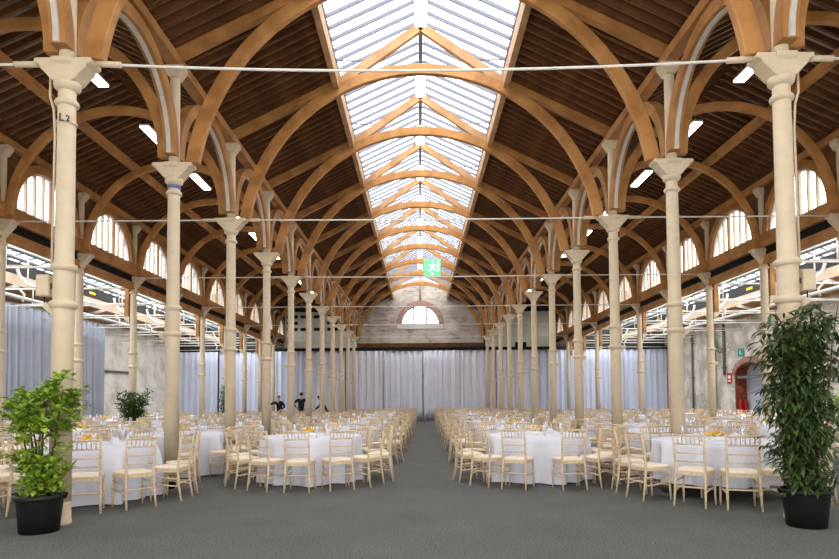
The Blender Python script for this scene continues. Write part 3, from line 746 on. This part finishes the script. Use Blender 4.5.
# ------------------------------------------------------------------ chairs
def chair_parts():
    P = {}
    m = MB(); prof = [(0.0, 0.482), (0.8, 0.482), (0.97, 0.475), (1.0, 0.462), (1.0, 0.448), (0.97, 0.44), (0, 0.44)]
    sq = []
    n = 24
    bse = len(m.v)
    for f, z in prof:
        for k in range(n):
            a = 2 * pi * k / n; ca, sa = cos(a), sin(a)
            ex = 0.35
            px = (abs(ca) ** ex) * (1 if ca > 0 else -1); py = (abs(sa) ** ex) * (1 if sa > 0 else -1)
            wd = 0.20 + 0.012 * py
            m.v.append((px * wd * f, py * 0.195 * f, z))
    for i in range(len(prof) - 1):
        for k in range(n):
            k2 = (k + 1) % n; m.face((bse + i * n + k, bse + i * n + k2, bse + (i + 1) * n + k2, bse + (i + 1) * n + k), True)
    P['cushion'] = (m, M_CUSH)
    m = MB(); m.box(-0.2, 0.2, 0.155, 0.185, 0.4, 0.44); m.box(-0.19, 0.19, -0.195, -0.165, 0.4, 0.44)
    for q in (-1, 1): m.beam((q * 0.175, -0.18, 0.42), (q * 0.195, 0.17, 0.42), 0.03, 0.04)
    P['seat_frame'] = (m, M_CHAIR)
    legs = []
    for q in (-1, 1):
        m = MB(); m.tube([(q * 0.198, 0.185, 0.0), (q * 0.195, 0.175, 0.2), (q * 0.192, 0.165, 0.44)], [0.012, 0.016, 0.017], 8); legs.append(m)
    for q in (-1, 1):
        m = MB(); m.tube([(q * 0.19, -0.245, 0.0), (q * 0.183, -0.205, 0.22), (q * 0.178, -0.185, 0.45), (q * 0.18, -0.205, 0.68), (q * 0.186, -0.245, 0.925)], [0.013, 0.017, 0.018, 0.016, 0.014], 8); legs.append(m)
    P['legs'] = legs
    def by(z): return -0.185 - (0.02 * (z - 0.45) / 0.23 if z < 0.68 else 0.02 + 0.04 * (z - 0.68) / 0.245)
    m = MB()
    for z, r in ((0.905, 0.014), (0.795, 0.011), (0.68, 0.010), (0.575, 0.010)): m.tube([(-0.182, by(z), z), (0.182, by(z), z)], r, 8)
    for i in range(6):
        x = -0.13 + 0.052 * i; m.tube([(x, by(0.795), 0.795), (x, by(0.905), 0.905)], 0.0075, 6)
    P['backrest'] = (m, M_CHAIR)
    m = MB()
    m.tube([(-0.195, 0.178, 0.2), (0.195, 0.178, 0.2)], 0.010, 8); m.tube([(-0.185, -0.21, 0.25), (0.185, -0.21, 0.25)], 0.010, 8)
    for q in (-1, 1):
        m.tube([(q * 0.195, 0.178, 0.24), (q * 0.185, -0.21, 0.2)], 0.010, 8); m.tube([(q * 0.194, 0.17, 0.33), (q * 0.183, -0.2, 0.31)], 0.009, 8)
    P['stretcher'] = (m, M_CHAIR)
    return P
CP = chair_parts()
chair0 = empty('banquet_chair')
for nm in ('cushion', 'seat_frame', 'backrest', 'stretcher'):
    o = CP[nm][0].build(nm, CP[nm][1], chair0)
    if nm == 'cushion': o['label'] = 'cream seat cushion'
for m in CP['legs']: m.build('leg', M_CHAIR, chair0)
CH_TREE = [(p, []) for p in chair0.children]
one = MB()
for nm in ('seat_frame', 'backrest', 'stretcher'): one.add(CP[nm][0], None, 0)
for m in CP['legs']: one.add(m, None, 0)
one.add(CP['cushion'][0], None, 1)
chair_mesh = one.mesh('banquet_chair', [M_CHAIR, M_CUSH])
# light chair for the far mass
low = MB()
for q in (-1, 1):
    low.beam((q * 0.195, 0.17, 0), (q * 0.195, 0.17, 0.44), 0.026, 0.026, (0, 1, 0))
    low.beam((q * 0.186, -0.24, 0), (q * 0.18, -0.19, 0.45), 0.028, 0.028, (0, 1, 0)); low.beam((q * 0.18, -0.19, 0.45), (q * 0.186, -0.245, 0.925), 0.028, 0.028, (0, 1, 0))
for z in (0.905, 0.795, 0.68, 0.575): low.beam((-0.18, -0.22, z), (0.18, -0.22, z), 0.02, 0.02)
for i in range(4): low.beam((-0.11 + 0.073 * i, -0.23, 0.795), (-0.11 + 0.073 * i, -0.23, 0.905), 0.014, 0.014, (0, 1, 0))
low.beam((-0.19, 0.17, 0.2), (0.19, 0.17, 0.2), 0.02, 0.02); low.beam((-0.19, -0.21, 0.22), (0.19, -0.21, 0.22), 0.02, 0.02)
low.mi = 1; low.box(-0.2, 0.2, -0.19, 0.19, 0.42, 0.48)

# ------------------------------------------------------------------ tables, cloths
def cloth_mesh(seed, hem=0.02):
    rnd = random.Random(seed); m = MB(); n = 132; R = 0.855; top = 0.772
    folds = [(rnd.choice((9, 10, 11, 12)), rnd.uniform(0, 6.28), 0.5), (rnd.choice((5, 6, 7)), rnd.uniform(0, 6.28), 0.35), (rnd.choice((15, 17, 19)), rnd.uniform(0, 6.28), 0.25)]
    rings = [(0.3, 0), (0.6, 0), (0.8, 0), (R - 0.012, 0), (R, 0.006)]
    m.v.append((0, 0, top))
    nr = 0
    for r, dz in rings:
        for k in range(n):
            a = 2 * pi * k / n; m.v.append((r * cos(a), r * sin(a), top - dz))
        nr += 1
    K = 9
    for j in range(1, K + 1):
        t = j / K
        for k in range(n):
            a = 2 * pi * k / n
            w = sum(am * sin(fr * a + ph + 0.5 * sin(2 * a)) for fr, ph, am in folds)
            w = (w + 1.1) * 0.5
            r = R + 0.006 + (0.0 + 0.115 * max(w, 0) ** 1.5) * (t ** 0.55) - 0.17 * (t ** 0.8) * (1 - w)
            m.v.append((r * cos(a), r * sin(a), top - 0.006 - t * (top - 0.006 - hem)))
        nr += 1
    for k in range(n): m.face((0, 1 + k, 1 + (k + 1) % n), True)
    for j in range(nr - 1):
        for k in range(n):
            k2 = (k + 1) % n; a = 1 + j * n; c = a + n
            m.face((a + k, c + k, c + k2, a + k2), True)
    return m.mesh('tablecloth', M_CLOTH)
CLOTHS = [cloth_mesh(i) for i in range(4)]
CLOTH_SHORT = cloth_mesh(11, 0.2)
table0 = empty('banquet_table')
m = MB(); m.lathe([(0, 0.735), (0.835, 0.735), (0.84, 0.75), (0.835, 0.768), (0, 0.768)], 48); m.build('tabletop', M_OAK2, table0)
for q in range(4):
    a = pi / 4 + q * pi / 2
    m = MB(); m.tube([(0.55 * cos(a), 0.55 * sin(a), 0), (0.5 * cos(a), 0.5 * sin(a), 0.735)], 0.02, 8); m.build('leg', M_CHAIR, table0)
tm = MB(); tm.lathe([(0, 0.735), (0.835, 0.735), (0.84, 0.75), (0.835, 0.768), (0, 0.768)], 32)
for q in range(4):
    a = pi / 4 + q * pi / 2; tm.tube([(0.55 * cos(a), 0.55 * sin(a), 0), (0.5 * cos(a), 0.5 * sin(a), 0.735)], 0.02, 6)
table_mesh = tm.mesh('banquet_table', M_OAK2)

# flower centrepiece
def flower_mesh(seed, mt):
    rnd = random.Random(seed); m = MB(); m.mi = 0
    for ringn, (cnt, rr, zz, tilt) in enumerate(((8, 0.030, 0.0, 0.25), (6, 0.022, 0.008, 0.7), (4, 0.012, 0.012, 1.1))):
        for k in range(cnt):
            a = 2 * pi * k / cnt + ringn * 0.4 + rnd.uniform(-.1, .1)
            d = Vector((cos(a) * cos(tilt), sin(a) * cos(tilt), sin(tilt))); sd = Vector((-sin(a), cos(a), 0))
            b_ = len(m.v); c = Vector((0, 0, zz))
            for p in (c, c + d * rr * 0.6 + sd * rr * 0.38, c + d * rr, c + d * rr * 0.6 - sd * rr * 0.38): m.v.append(tuple(p))
            m.face((b_, b_ + 1, b_ + 2, b_ + 3))
    return m
FL = flower_mesh(1, None)
cen0 = empty('flower_centrepiece')
m = MB(); m.box(-0.11, 0.11, -0.11, 0.11, 0.0, 0.012); m.box(-0.095, 0.095, -0.095, 0.095, 0.012, 0.05); bevel(m.build('dish', M_DISH, cen0), 0.008)
rnd = random.Random(5)
fy = FL.mesh('flower', M_YEL); fo = FL.mesh('flower', M_ORG)
for i in range(15):
    a = rnd.uniform(0, 6.28); r = 0.115 * sqrt(rnd.random()); z = 0.055 + 0.055 * (1 - (r / 0.12) ** 2) + rnd.uniform(0, 0.015)
    o = bpy.data.objects.new('flower', fo if i % 4 == 0 else fy); C.objects.link(o); o.parent = cen0
    o.location = (r * cos(a), r * sin(a), z); o.rotation_euler = (-sin(a) * r * 5, cos(a) * r * 5, a); o.scale = (1.35,) * 3
m = MB()
for i in range(16):
    a = i * 0.9; r = 0.08; d = Vector((cos(a), sin(a), 0.35)); sd = Vector((-sin(a), cos(a), 0)); p = Vector((r * cos(a), r * sin(a), 0.045)); b_ = len(m.v)
    for v in (p, p + d * 0.04 + sd * 0.014, p + d * 0.075, p + d * 0.04 - sd * 0.014): m.v.append(tuple(v))
    m.face((b_, b_ + 1, b_ + 2, b_ + 3))
m.build('leaves', M_LEAFM, cen0)
CEN_TREE = [(p, []) for p in cen0.children]
cm = MB()
for p in list(cen0.children):
    pass
cm.mi = 0; cm.box(-0.11, 0.11, -0.11, 0.11, 0.0, 0.012); cm.box(-0.095, 0.095, -0.095, 0.095, 0.012, 0.05)
for i in range(14):
    a = rnd.uniform(0, 6.28); r = 0.11 * sqrt(rnd.random()); z = 0.055 + 0.05 * (1 - (r / 0.12) ** 2)
    cm.add(FL, Matrix.Translation((r * cos(a), r * sin(a), z)) @ Matrix.Scale(1.4, 4), 1 if i % 4 else 2)
cen_mesh = cm.mesh('flower_centrepiece', [M_DISH, M_YEL, M_ORG])
# glass
gm = MB(); gm.lathe([(0.0, 0.0), (0.032, 0.0), (0.032, 0.004), (0.006, 0.01), (0.005, 0.075), (0.02, 0.09), (0.035, 0.12), (0.036, 0.15), (0.031, 0.185), (0.029, 0.185), (0.034, 0.15), (0.033, 0.12), (0.018, 0.093), (0.0, 0.086)], 14, caps=False)
glass_mesh = gm.mesh('wine_glass', M_TUMB)
pm = MB(); pm.poly([(-0.06, 0.0), (0.06, 0.0), (0.045, 0.075), (0.0, 0.1), (-0.045, 0.075)], -0.045, 0.045)
napkin_mesh = pm.mesh('folded_napkin', M_CLOTH)

rowname = {}
TABLES = []   # (x, y, label of the table, angles)
def reg(x, y, name, ang=None, n=11):
    if ang is None:
        rr = random.Random(int(x * 100 + y * 7)); p0 = rr.uniform(0, 33)
        ang = [(p0 + i * 360.0 / n + rr.uniform(-4, 4) + 180) % 360 - 180 for i in range(n)]
    TABLES.append((x, y, name, ang))
reg(-1.97, 10.5, 'front table left of middle aisle', [-55, -25, 2, 30, 56, 85, 115, 145, 175, -155, -120, -86])
reg(1.95, 10.5, 'front table right of middle aisle', [-80, -50, -25, 13, 40, 65, 92, 120, 150, 180, -150, -115])
reg(4.2, 8.75, 'nearest right table with short cloth', [-100, -70, -38, -13, 15, 46, 75, 105, 135, 163, -163, -132])
reg(-4.82, 8.72, 'nearest left table behind the bushy plant', [-31, -3, 25, 53, 84, 111, 138, 178, -150, -118, -88, -58])
for j in range(1, 9):
    for s in (-1, 1): reg(s * 1.94 + 0.035 * j, 10.5 + 3.04 * j, '%s table %s of middle aisle' % (ORD[j], SIDE[s]))
for j in range(0, 8):
    for s in (-1, 1): reg(s * 4.75, 11.55 + 3.04 * j, '%s table between the %s nave columns' % (ORD[j + 1], SIDE[s]))
for j in range(0, 6):
    for s in (-1, 1): reg(s * 7.5, 13.03 + 3.04 * j, '%s table in the %s side aisle' % (ORD[j], SIDE[s]), n=10)
for j in range(0, 5):
    for s in (-1, 1):
        if j == 0 and s > 0: continue
        reg(s * 10.9, 14.5 + 3.04 * j, '%s table beyond the %s outer columns' % (ORD[j], SIDE[s]), n=10)
TABLES.sort(key=lambda t: t[1])

# where each chair stands; skip those a column or another thing blocks
COLS = [(s * W, ky(k)) for s in (-1, 1) for k in range(NK)] + [(s * XO, ky(k)) for s in (-1, 1) for k in range(2, NK)]
CHAIRS = []
PLANTS_AT = [(-9.0, 18.62, 0.75), (-9.0, 27.75, 0.55), (9.0, 12.6, 1.0), (-4.1, 9.62, 0.4), (-4.12, 12.66, 0.4)]
for ti, (x, y, name, ang) in enumerate(TABLES):
    near = sorted([a for a in ang if abs(a) <= 90]); far = sorted([a for a in ang if abs(a) > 90], key=lambda a: sin(radians(a)))
    for grp, seq in (('near', near), ('far', far)):
        seq = sorted(seq, key=lambda a: sin(radians(a)))
        for i, a in enumerate(seq):
            r = 1.185 + random.uniform(-0.01, 0.025); A = radians(a)
            cx, cy = x + r * sin(A), y - r * cos(A)
            if any(hypot(cx + 0.15 * sin(A) - px, cy - 0.15 * cos(A) - py) < 0.33 for px, py in COLS): continue
            if any(hypot(cx - px, cy - py) < pr for px, py, pr in PLANTS_AT): continue
            if any(hypot(cx - q[1], cy - q[2]) < 0.5 for q in CHAIRS): continue
            yaw = A + radians(random.uniform(-6, 6))
            px = 419.5 + (cx + 0.05) / max(cy, 0.1) * 600
            if cy < 1 or px < -15 or px > 855: continue
            CHAIRS.append((hypot(cx, cy), cx, cy, yaw, name, grp, i, len(seq)))
CHAIRS.sort()
def place_chair(k, d, cx, cy, yaw, name, grp, i, n):
    first = {0: ''}
    lab = 'limewashed chair, %s from left, %s side, %s' % (ORD[i], grp, name)
    if k < 84:
        o = chair0 if k == 0 else dup(chair0, (0, 0, 0), 0, CH_TREE)
    else:
        o = bpy.data.objects.new('banquet_chair', chair_mesh); C.objects.link(o)
    o.location = (cx, cy, 0); o.rotation_euler = (0, 0, yaw)
    tag(o, lab, 'chair', 'limewashed spindle-back chairs around the tables')
for k, c in enumerate(CHAIRS[:300]): place_chair(k, *c)
mass = MB()
for d, cx, cy, yaw, *_ in CHAIRS[300:]:
    mass.add(low, Matrix.Translation((cx, cy, 0)) @ Matrix.Rotation(yaw, 4, 'Z'))
o = mass.build('banquet_chairs', [M_CHAIR, M_CUSH]); o['kind'] = 'stuff'
tag(o, 'dense rows of limewashed chairs around the farthest tables', 'chairs')

for ti, (x, y, name, ang) in enumerate(TABLES):
    short = name.startswith('nearest right table')
    if short: t = table0; t.location = (x, y, 0)
    else:
        t = bpy.data.objects.new('banquet_table', table_mesh); C.objects.link(t); t.location = (x, y, 0)
    tag(t, 'round banquet table, the %s' % name, 'table', 'round banquet tables')
    c = bpy.data.objects.new('tablecloth', CLOTH_SHORT if short else CLOTHS[ti % 4]); C.objects.link(c)
    c.location = (x, y, 0); c.rotation_euler = (0, 0, (ti * 1.7) % 6.28)
    tag(c, 'white tablecloth on the %s' % name, 'tablecloth', 'white tablecloths')
    rr = random.Random(ti + 100)
    if ti < 14: f = cen0 if ti == 0 else dup(cen0, (0, 0, 0), 0, CEN_TREE)
    else: f = bpy.data.objects.new('flower_centrepiece', cen_mesh); C.objects.link(f)
    f.location = (x + rr.uniform(-0.05, 0.05), y + rr.uniform(-0.05, 0.05), 0.7735); f.rotation_euler = (0, 0, rr.uniform(0, 1.5))
    tag(f, 'yellow flowers in a white dish on the %s' % name, 'flowers', 'yellow flower centrepieces')
    if ti < 34:
        for q in range(5):
            a = q * 2 * pi / 5 + rr.uniform(-0.25, 0.25); r = rr.uniform(0.4, 0.58)
            o = bpy.data.objects.new('wine_glass', glass_mesh); C.objects.link(o); o.location = (x + r * cos(a), y + r * sin(a), 0.7735)
            tag(o, 'clear stemmed glass on the %s' % name, 'glass', 'stemmed glasses on the %s' % name)
        for q in range(2):
            a = rr.uniform(0, 6.28); r = 0.3; a = q * pi + rr.uniform(-0.3, 0.3) + 0.3
            o = bpy.data.objects.new('folded_napkin', napkin_mesh); C.objects.link(o); o.location = (x + r * cos(a), y + r * sin(a), 0.7735); o.rotation_euler = (0, 0, rr.uniform(0, 3))
            tag(o, 'white folded napkin %s of the flowers, %s' % ('right' if q == 0 else 'left', name), 'napkin', 'folded napkins on the tables')

# ------------------------------------------------------------------ plants
def leaf(m, p, d, up, L, Wd, droop=0.25, fold=0.15):
    p = Vector(p); d = Vector(d).normalized(); sd = d.cross(Vector(up))
    if sd.length < 1e-3: sd = d.cross(Vector((1, 0, 0)))
    sd.normalize(); u = sd.cross(d).normalized()
    b = len(m.v); dn = Vector((0, 0, -1))
    mid = p + d * L * 0.45 + dn * L * droop * 0.2; q3 = p + d * L * 0.75 + dn * L * droop * 0.5; tip = p + d * L + dn * L * droop
    for v in (p, mid + sd * Wd / 2 + u * Wd * fold, mid, mid - sd * Wd / 2 + u * Wd * fold, q3 + sd * Wd * 0.36 + u * Wd * fold * .7, q3, q3 - sd * Wd * 0.36 + u * Wd * fold * .7, tip): m.v.append(tuple(v))
    for f in ((0, 1, 2), (0, 2, 3), (1, 4, 5, 2), (2, 5, 6, 3), (4, 7, 5), (5, 7, 6)): m.face([b + i for i in f], True)

def pot(t, rb, rt, h, handles=True):
    m = MB(); m.lathe([(0, 0), (rb, 0), (rt - 0.012, h - 0.06), (rt - 0.01, h - 0.055), (rt + 0.012, h - 0.05), (rt + 0.014, h), (rt - 0.012, h), (rt - 0.02, h - 0.05), (0, h - 0.05)], 32)
    m.build('pot', M_BLACK, t)
    m = MB(); m.lathe([(rt - 0.02, h - 0.045), (rt * 0.5, h - 0.03), (0, h - 0.025)], 24, caps=False); m.build('soil', M_SOIL, t)
    if handles:
        for q in (-1, 1):
            m = MB(); m.tube([(q * (rt + 0.008), -0.05, h - 0.05), (q * (rt + 0.035), -0.04, h + 0.005), (q * (rt + 0.035), 0.04, h + 0.005), (q * (rt + 0.008), 0.05, h - 0.05)], 0.011, 8); m.build('handle', M_BLACK, t)

def rand_dir(rnd, zmin=-0.4, zmax=0.8):
    a = rnd.uniform(0, 2 * pi); z = rnd.uniform(zmin, zmax); r = sqrt(1 - z * z); return Vector((r * cos(a), r * sin(a), z))

def bushy(t, seed, h0, top, spread, mt, nst=8, L=0.10, Wd=0.045, twigs=34, leaves=15, low=True, bare=(0.75, 1.0)):
    rnd = random.Random(seed); fol = MB()
    for i in range(nst):
        a = 2 * pi * i / nst + rnd.uniform(-.3, .3); hgt = top * rnd.uniform(0.78, 0.95); sp = spread * rnd.uniform(0.35, 0.85)
        b0 = Vector((0.05 * cos(a), 0.05 * sin(a), h0 - 0.04)); e = Vector((sp * cos(a), sp * sin(a), hgt))
        mid = b0.lerp(e, 0.5) + Vector((rnd.uniform(-.05, .05), rnd.uniform(-.05, .05), 0.06))
        pts = [b0, b0.lerp(mid, 0.5) + Vector((0, 0, 0.03)), mid, mid.lerp(e, 0.5) + Vector((0, 0, 0.02)), e]
        m = MB(); m.tube(pts, [0.014, 0.012, 0.010, 0.007, 0.004], 7); m.build('stem', M_STEM, t)
        for j in range(twigs // 2):
            f = rnd.uniform(0.0, 1.0)
            k = min(int(f * 4), 3); p = pts[k].lerp(pts[k + 1], f * 4 - k)
            if not low and p.z < bare[1]: continue
            if bare[0] < p.z < bare[1] and rnd.random() < 0.75: continue
            dd = (Vector((cos(a), sin(a), 0)) * 0.4 + rand_dir(rnd, -0.1, 0.9)).normalized(); tl = rnd.uniform(0.10, 0.26) * spread / 0.42
            for q in range(leaves):
                g = rnd.uniform(0.2, 1.0); pp = p + dd * tl * g
                if hypot(pp.x, pp.y) > spread * 1.15: continue
                leaf(fol, pp, (dd * 0.5 + rand_dir(rnd, -0.3, 0.8)), (0, 0, 1), L * rnd.uniform(0.7, 1.15), Wd * rnd.uniform(0.8, 1.15), rnd.uniform(0, 0.4))
    fol.build('foliage', mt, t)

t = empty('potted_shrub', (-4.17, 6.5, 0)); tag(t, 'bright green bushy shrub in a black pot before the nearest left column', 'plant')
pot(t, 0.19, 0.235, 0.4); bushy(t, 3, 0.4, 1.72, 0.47, M_LEAFL, 7, 0.115, 0.058, 76, 10)
def tall_plant(t, seed, h0, top, spread, mt, nst=9, leaves=330, L=0.15, Wd=0.032, prof=None):
    rnd = random.Random(seed); fol = MB()
    for i in range(nst):
        a = 2 * pi * i / nst + rnd.uniform(-.3, .3); r0 = rnd.uniform(0.03, 0.09); r1 = spread * rnd.uniform(0.15, 0.75); hgt = top * rnd.uniform(0.8, 0.98)
        pts = []
        for j in range(6):
            f = j / 5; r = r0 + (r1 - r0) * f ** 0.9; pts.append(Vector((r * cos(a) + rnd.uniform(-.015, .015), r * sin(a) + rnd.uniform(-.015, .015), h0 - 0.04 + (hgt - h0) * f)))
        m = MB(); m.tube(pts, [0.011, 0.010, 0.009, 0.008, 0.006, 0.003], 7); m.build('stem', M_STEM, t)
        for j in range(leaves // 6):
            f = rnd.random() ** 0.85; k = min(int(f * 5), 4); p = pts[k].lerp(pts[k + 1], f * 5 - k)
            lim = spread * (0.28 + 0.76 * sin(pi * min(1, max(0, (p.z - h0) / (top - h0)) * 0.95 + 0.05)) ** 0.8)
            dd = (rand_dir(rnd, 0.0, 0.7)); tl = rnd.uniform(0.08, 0.34)
            for q in range(6):
                pp = p + dd * tl * (0.35 + 0.13 * q) 
                pp.z -= 0.12 * (q / 6) ** 2 * tl * 2
                if hypot(pp.x, pp.y) > lim: continue
                leaf(fol, pp, (dd * 0.6 + rand_dir(rnd, -0.7, 0.25)), (0, 0, 1), L * rnd.uniform(0.7, 1.15), Wd * rnd.uniform(0.8, 1.2), rnd.uniform(0.2, 0.7))
    fol.build('foliage', mt, t)
t = empty('potted_tall_plant', (4.06, 6.5, 0)); tag(t, 'tall dark leafy plant in a black tub before the nearest right column', 'plant')
pot(t, 0.19, 0.24, 0.4); tall_plant(t, 8, 0.4, 2.5, 0.53, M_LEAFD, 11, 430, 0.135, 0.036)
t = empty('potted_shrub', (9.0, 12.6, 0)); tag(t, 'yellow-green shrub behind the tall dark plant at the right edge', 'plant')
pot(t, 0.175, 0.25, 0.4); bushy(t, 13, 0.4, 1.5, 0.75, M_LEAFL, 10, 0.12, 0.055, 44, 9)
t = empty('potted_tree', (-9.0, 18.62, 0)); tag(t, 'round-headed dark green shrub in front of the whitewashed left wall', 'plant')
pot(t, 0.175, 0.25, 0.4); bushy(t, 23, 0.4, 1.72, 0.56, M_LEAFM, 12, 0.11, 0.05, 66, 8, False, (0.4, 0.7))
t = empty('potted_tall_plant', (-9.0, 27.75, 0)); tag(t, 'slim tall dark plant before the far left drapes', 'plant')
pot(t, 0.2, 0.265, 0.4); tall_plant(t, 33, 0.4, 2.3, 0.42, M_LEAFD, 8, 240, 0.16, 0.04)
for (x, y, lab, sd) in ((-4.1, 9.62, 'low green potted plant at the foot of the second left nave column', 51), (-4.12, 12.66, 'low green potted plant at the foot of the third left nave column', 52)):
    t = empty('low_pot_plant', (x, y, 0)); tag(t, lab, 'plant', 'low plants at the feet of columns')
    m = MB(); m.lathe([(0, 0), (0.11, 0), (0.14, 0.16), (0.145, 0.16), (0.145, 0.18), (0.125, 0.18), (0.12, 0.15), (0, 0.15)], 20); m.build('pot', M_BLACK, t)
    fol = MB(); rnd = random.Random(sd)
    for i in range(120):
        d_ = rand_dir(rnd, 0.25, 0.95); leaf(fol, Vector((0, 0, 0.15)) + d_ * rnd.uniform(0.02, 0.12), d_, (0, 0, 1), rnd.uniform(0.09, 0.15), 0.03, rnd.uniform(0.2, 0.6))
    fol.build('foliage', M_LEAFL, t)

# ------------------------------------------------------------------ people at the far left
def skin_mesh(name, joints, edges_, radii, mt, parent, root=0, sub=2):
    me = bpy.data.meshes.new(name); me.from_pydata(joints, edges_, []); me.update(); me.materials.append(mt)
    o = bpy.data.objects.new(name, me); C.objects.link(o); o.parent = parent
    o.modifiers.new('skin', 'SKIN'); sk = me.skin_vertices[0].data if me.skin_vertices else None
    if sk is None:
        bpy.context.view_layer.objects.active = o
        sk = me.skin_vertices[0].data
    for i, r in enumerate(radii):
        sk[i].radius = (r, r) if not isinstance(r, tuple) else r
        sk[i].use_root = (i == root)
    md = o.modifiers.new('sub', 'SUBSURF'); md.levels = sub; md.render_levels = sub
    return o

def person(loc, rz, label, lean=0.0, arms=None, h=1.76, look=0.0):
    t = empty('person', loc, rz); k = h / 1.76
    def L(z, fwd=0.0):  # spine point at height z above the hip, leaning forward (+y)
        return (0.0, fwd + sin(lean) * z, 0.93 + cos(lean) * z)
    J = []; E = []; R = []
    def add(p, r, par=None):
        J.append(tuple(c * k for c in p)); R.append(tuple(q * k for q in r) if isinstance(r, tuple) else r * k)
        if par is not None: E.append((par, len(J) - 1))
        return len(J) - 1
    pel = add((0, 0, 0.93), (0.15, 0.11)); wa = add(L(0.17), (0.135, 0.095), pel); ch = add(L(0.36), (0.16, 0.11), wa); sh = add(L(0.5), (0.12, 0.085), ch)
    nk = add(L(0.575, 0.01), 0.052, sh); hd0 = add(L(0.65, 0.03), (0.066, 0.075), nk); hd1 = add(L(0.73, 0.035), (0.076, 0.092), hd0); hd2 = add(L(0.81, 0.02), (0.055, 0.065), hd1)
    nose = add(tuple(a + b for a, b in zip(L(0.70, 0.035), (0, 0.10, 0))), 0.014, hd1)
    ends = []
    for q, (el, wr) in zip((-1, 1), arms):
        s0 = L(0.48); a1 = add((q * 0.17, s0[1], s0[2]), 0.062, sh); a2 = add((q * 0.185 + (el[0] * 0.12), s0[1] + el[1] * 0.12, s0[2] + el[2] * 0.12), 0.052, a1)
        ex = (q * 0.185 + el[0] * 0.29, s0[1] + el[1] * 0.29, s0[2] + el[2] * 0.29); a3 = add(ex, 0.041, a2)
        wx = tuple(ex[i] + wr[i] * 0.25 for i in range(3)); a4 = add(wx, 0.027, a3)
        hx = tuple(wx[i] + wr[i] * 0.085 for i in range(3)); a5 = add(hx, (0.038, 0.02), a4); w_ = Vector(wr).normalized(); side = w_.cross(Vector((0, 1, 0.2))).normalized()
        for fi in range(4):
            off = side * (fi - 1.5) * 0.019; ln = (0.07, 0.08, 0.076, 0.06)[fi]
            f1 = add(tuple(Vector(hx) + off + w_ * 0.045), 0.009, a5); f2 = add(tuple(Vector(hx) + off * 1.1 + w_ * (0.045 + ln * 0.5) + Vector((0, 0.008, -0.01))), 0.008, f1); add(tuple(Vector(hx) + off * 1.1 + w_ * (0.045 + ln * 0.85) + Vector((0, 0.016, -0.025))), 0.007, f2)
        th = add(tuple(Vector(hx) + side * 0.045 + w_ * 0.01), 0.010, a5); add(tuple(Vector(hx) + side * 0.058 + w_ * 0.045), 0.008, th)
        ends.append((s0, ex, wx, q, el))
    legs = []
    for q in (-1, 1):
        h1 = add((q * 0.095, 0, 0.86), 0.092, pel); h2 = add((q * 0.1, 0.015, 0.48), 0.06, h1); h3 = add((q * 0.105, -0.01, 0.28), 0.055, h2); h4 = add((q * 0.11, -0.03, 0.085), 0.038, h3)
        f1 = add((q * 0.115, 0.05, 0.045), (0.04, 0.038), h4); add((q * 0.12, 0.17, 0.03), (0.04, 0.026), f1)
    skin_mesh('body', J, E, R, M_SKIN, t)
    # clothes: jacket and trousers follow the same skeleton a little larger
    J, E, R = [], [], []
    pel = add((0, 0, 0.86), (0.172, 0.13)); p1 = add((0, 0, 0.95), (0.168, 0.128), pel); wa = add(L(0.17), (0.155, 0.115), p1); ch = add(L(0.36), (0.18, 0.13), wa); sh = add(L(0.5), (0.135, 0.1), ch); add(L(0.555, 0.005), 0.065, sh)
    for (s0, ex, wx, q, el) in ends:
        a1 = add((q * 0.17, s0[1], s0[2]), 0.078, sh); a2 = add((q * 0.185 + el[0] * 0.12, s0[1] + el[1] * 0.12, s0[2] + el[2] * 0.12), 0.07, a1); a3 = add(ex, 0.058, a2); add(tuple(ex[i] + (wx[i] - ex[i]) * 0.93 for i in range(3)), 0.042, a3)
    skin_mesh('jacket', J, E, R, M_BLACKM, t, 0, 2)
    J, E, R = [], [], []
    pel = add((0, 0, 0.92), (0.165, 0.122))
    for q in (-1, 1):
        h1 = add((q * 0.097, 0, 0.84), 0.105, pel); h2 = add((q * 0.1, 0.015, 0.48), 0.076, h1); h3 = add((q * 0.105, -0.01, 0.28), 0.07, h2); add((q * 0.11, -0.03, 0.1), 0.058, h3)
    skin_mesh('trousers', J, E, R, M_BLACK, t)
    m = MB(); c = L(0.755, 0.022)
    pf = [(0.0, 0.105), (0.045, 0.1), (0.075, 0.075), (0.088, 0.035), (0.09, 0.0), (0.085, -0.035)]
    m.lathe([(r * k, z * k) for r, z in pf], 16, (c[0] * k, (c[1] - 0.018) * k, c[2] * k), caps=False); m.build('hair', M_HAIR, t)
    for q in (-1, 1):
        e = L(0.74, 0.035); m = MB(); m.lathe([(0, -0.011), (0.011, 0), (0, 0.011)], 8, ((q * 0.032) * k, (e[1] + 0.083) * k, e[2] * k), caps=False); m.build('eye', M_BLACK, t)
    tag(t, label, 'person')
    return t
def nv(*v): return tuple(Vector(v).normalized())
person((-7.2, 30.5, 0), radians(170), 'person in black reaching one arm out to the side at the far left', 0.12,
       [(nv(-0.5, 0.1, -0.8), nv(0.5, 0.6, -0.5)), (nv(0.95, 0.1, -0.3), nv(0.95, 0.1, -0.3))], 1.64)
person((-6.1, 30.55, 0), radians(10), 'person in black standing with hands on hips between far columns', 0.0,
       [(nv(-0.75, -0.15, -0.65), nv(0.55, 0.45, -0.65)), (nv(0.75, -0.15, -0.65), nv(-0.55, 0.45, -0.65))], 1.78)
person((-5.0, 31.34, 0), radians(100), 'person in black leaning forward over a far table, seen from the side', 0.45,
       [(nv(-0.1, 0.5, -0.85), nv(0.05, 0.75, -0.6)), (nv(0.1, 0.5, -0.85), nv(-0.05, 0.75, -0.6))], 1.7)
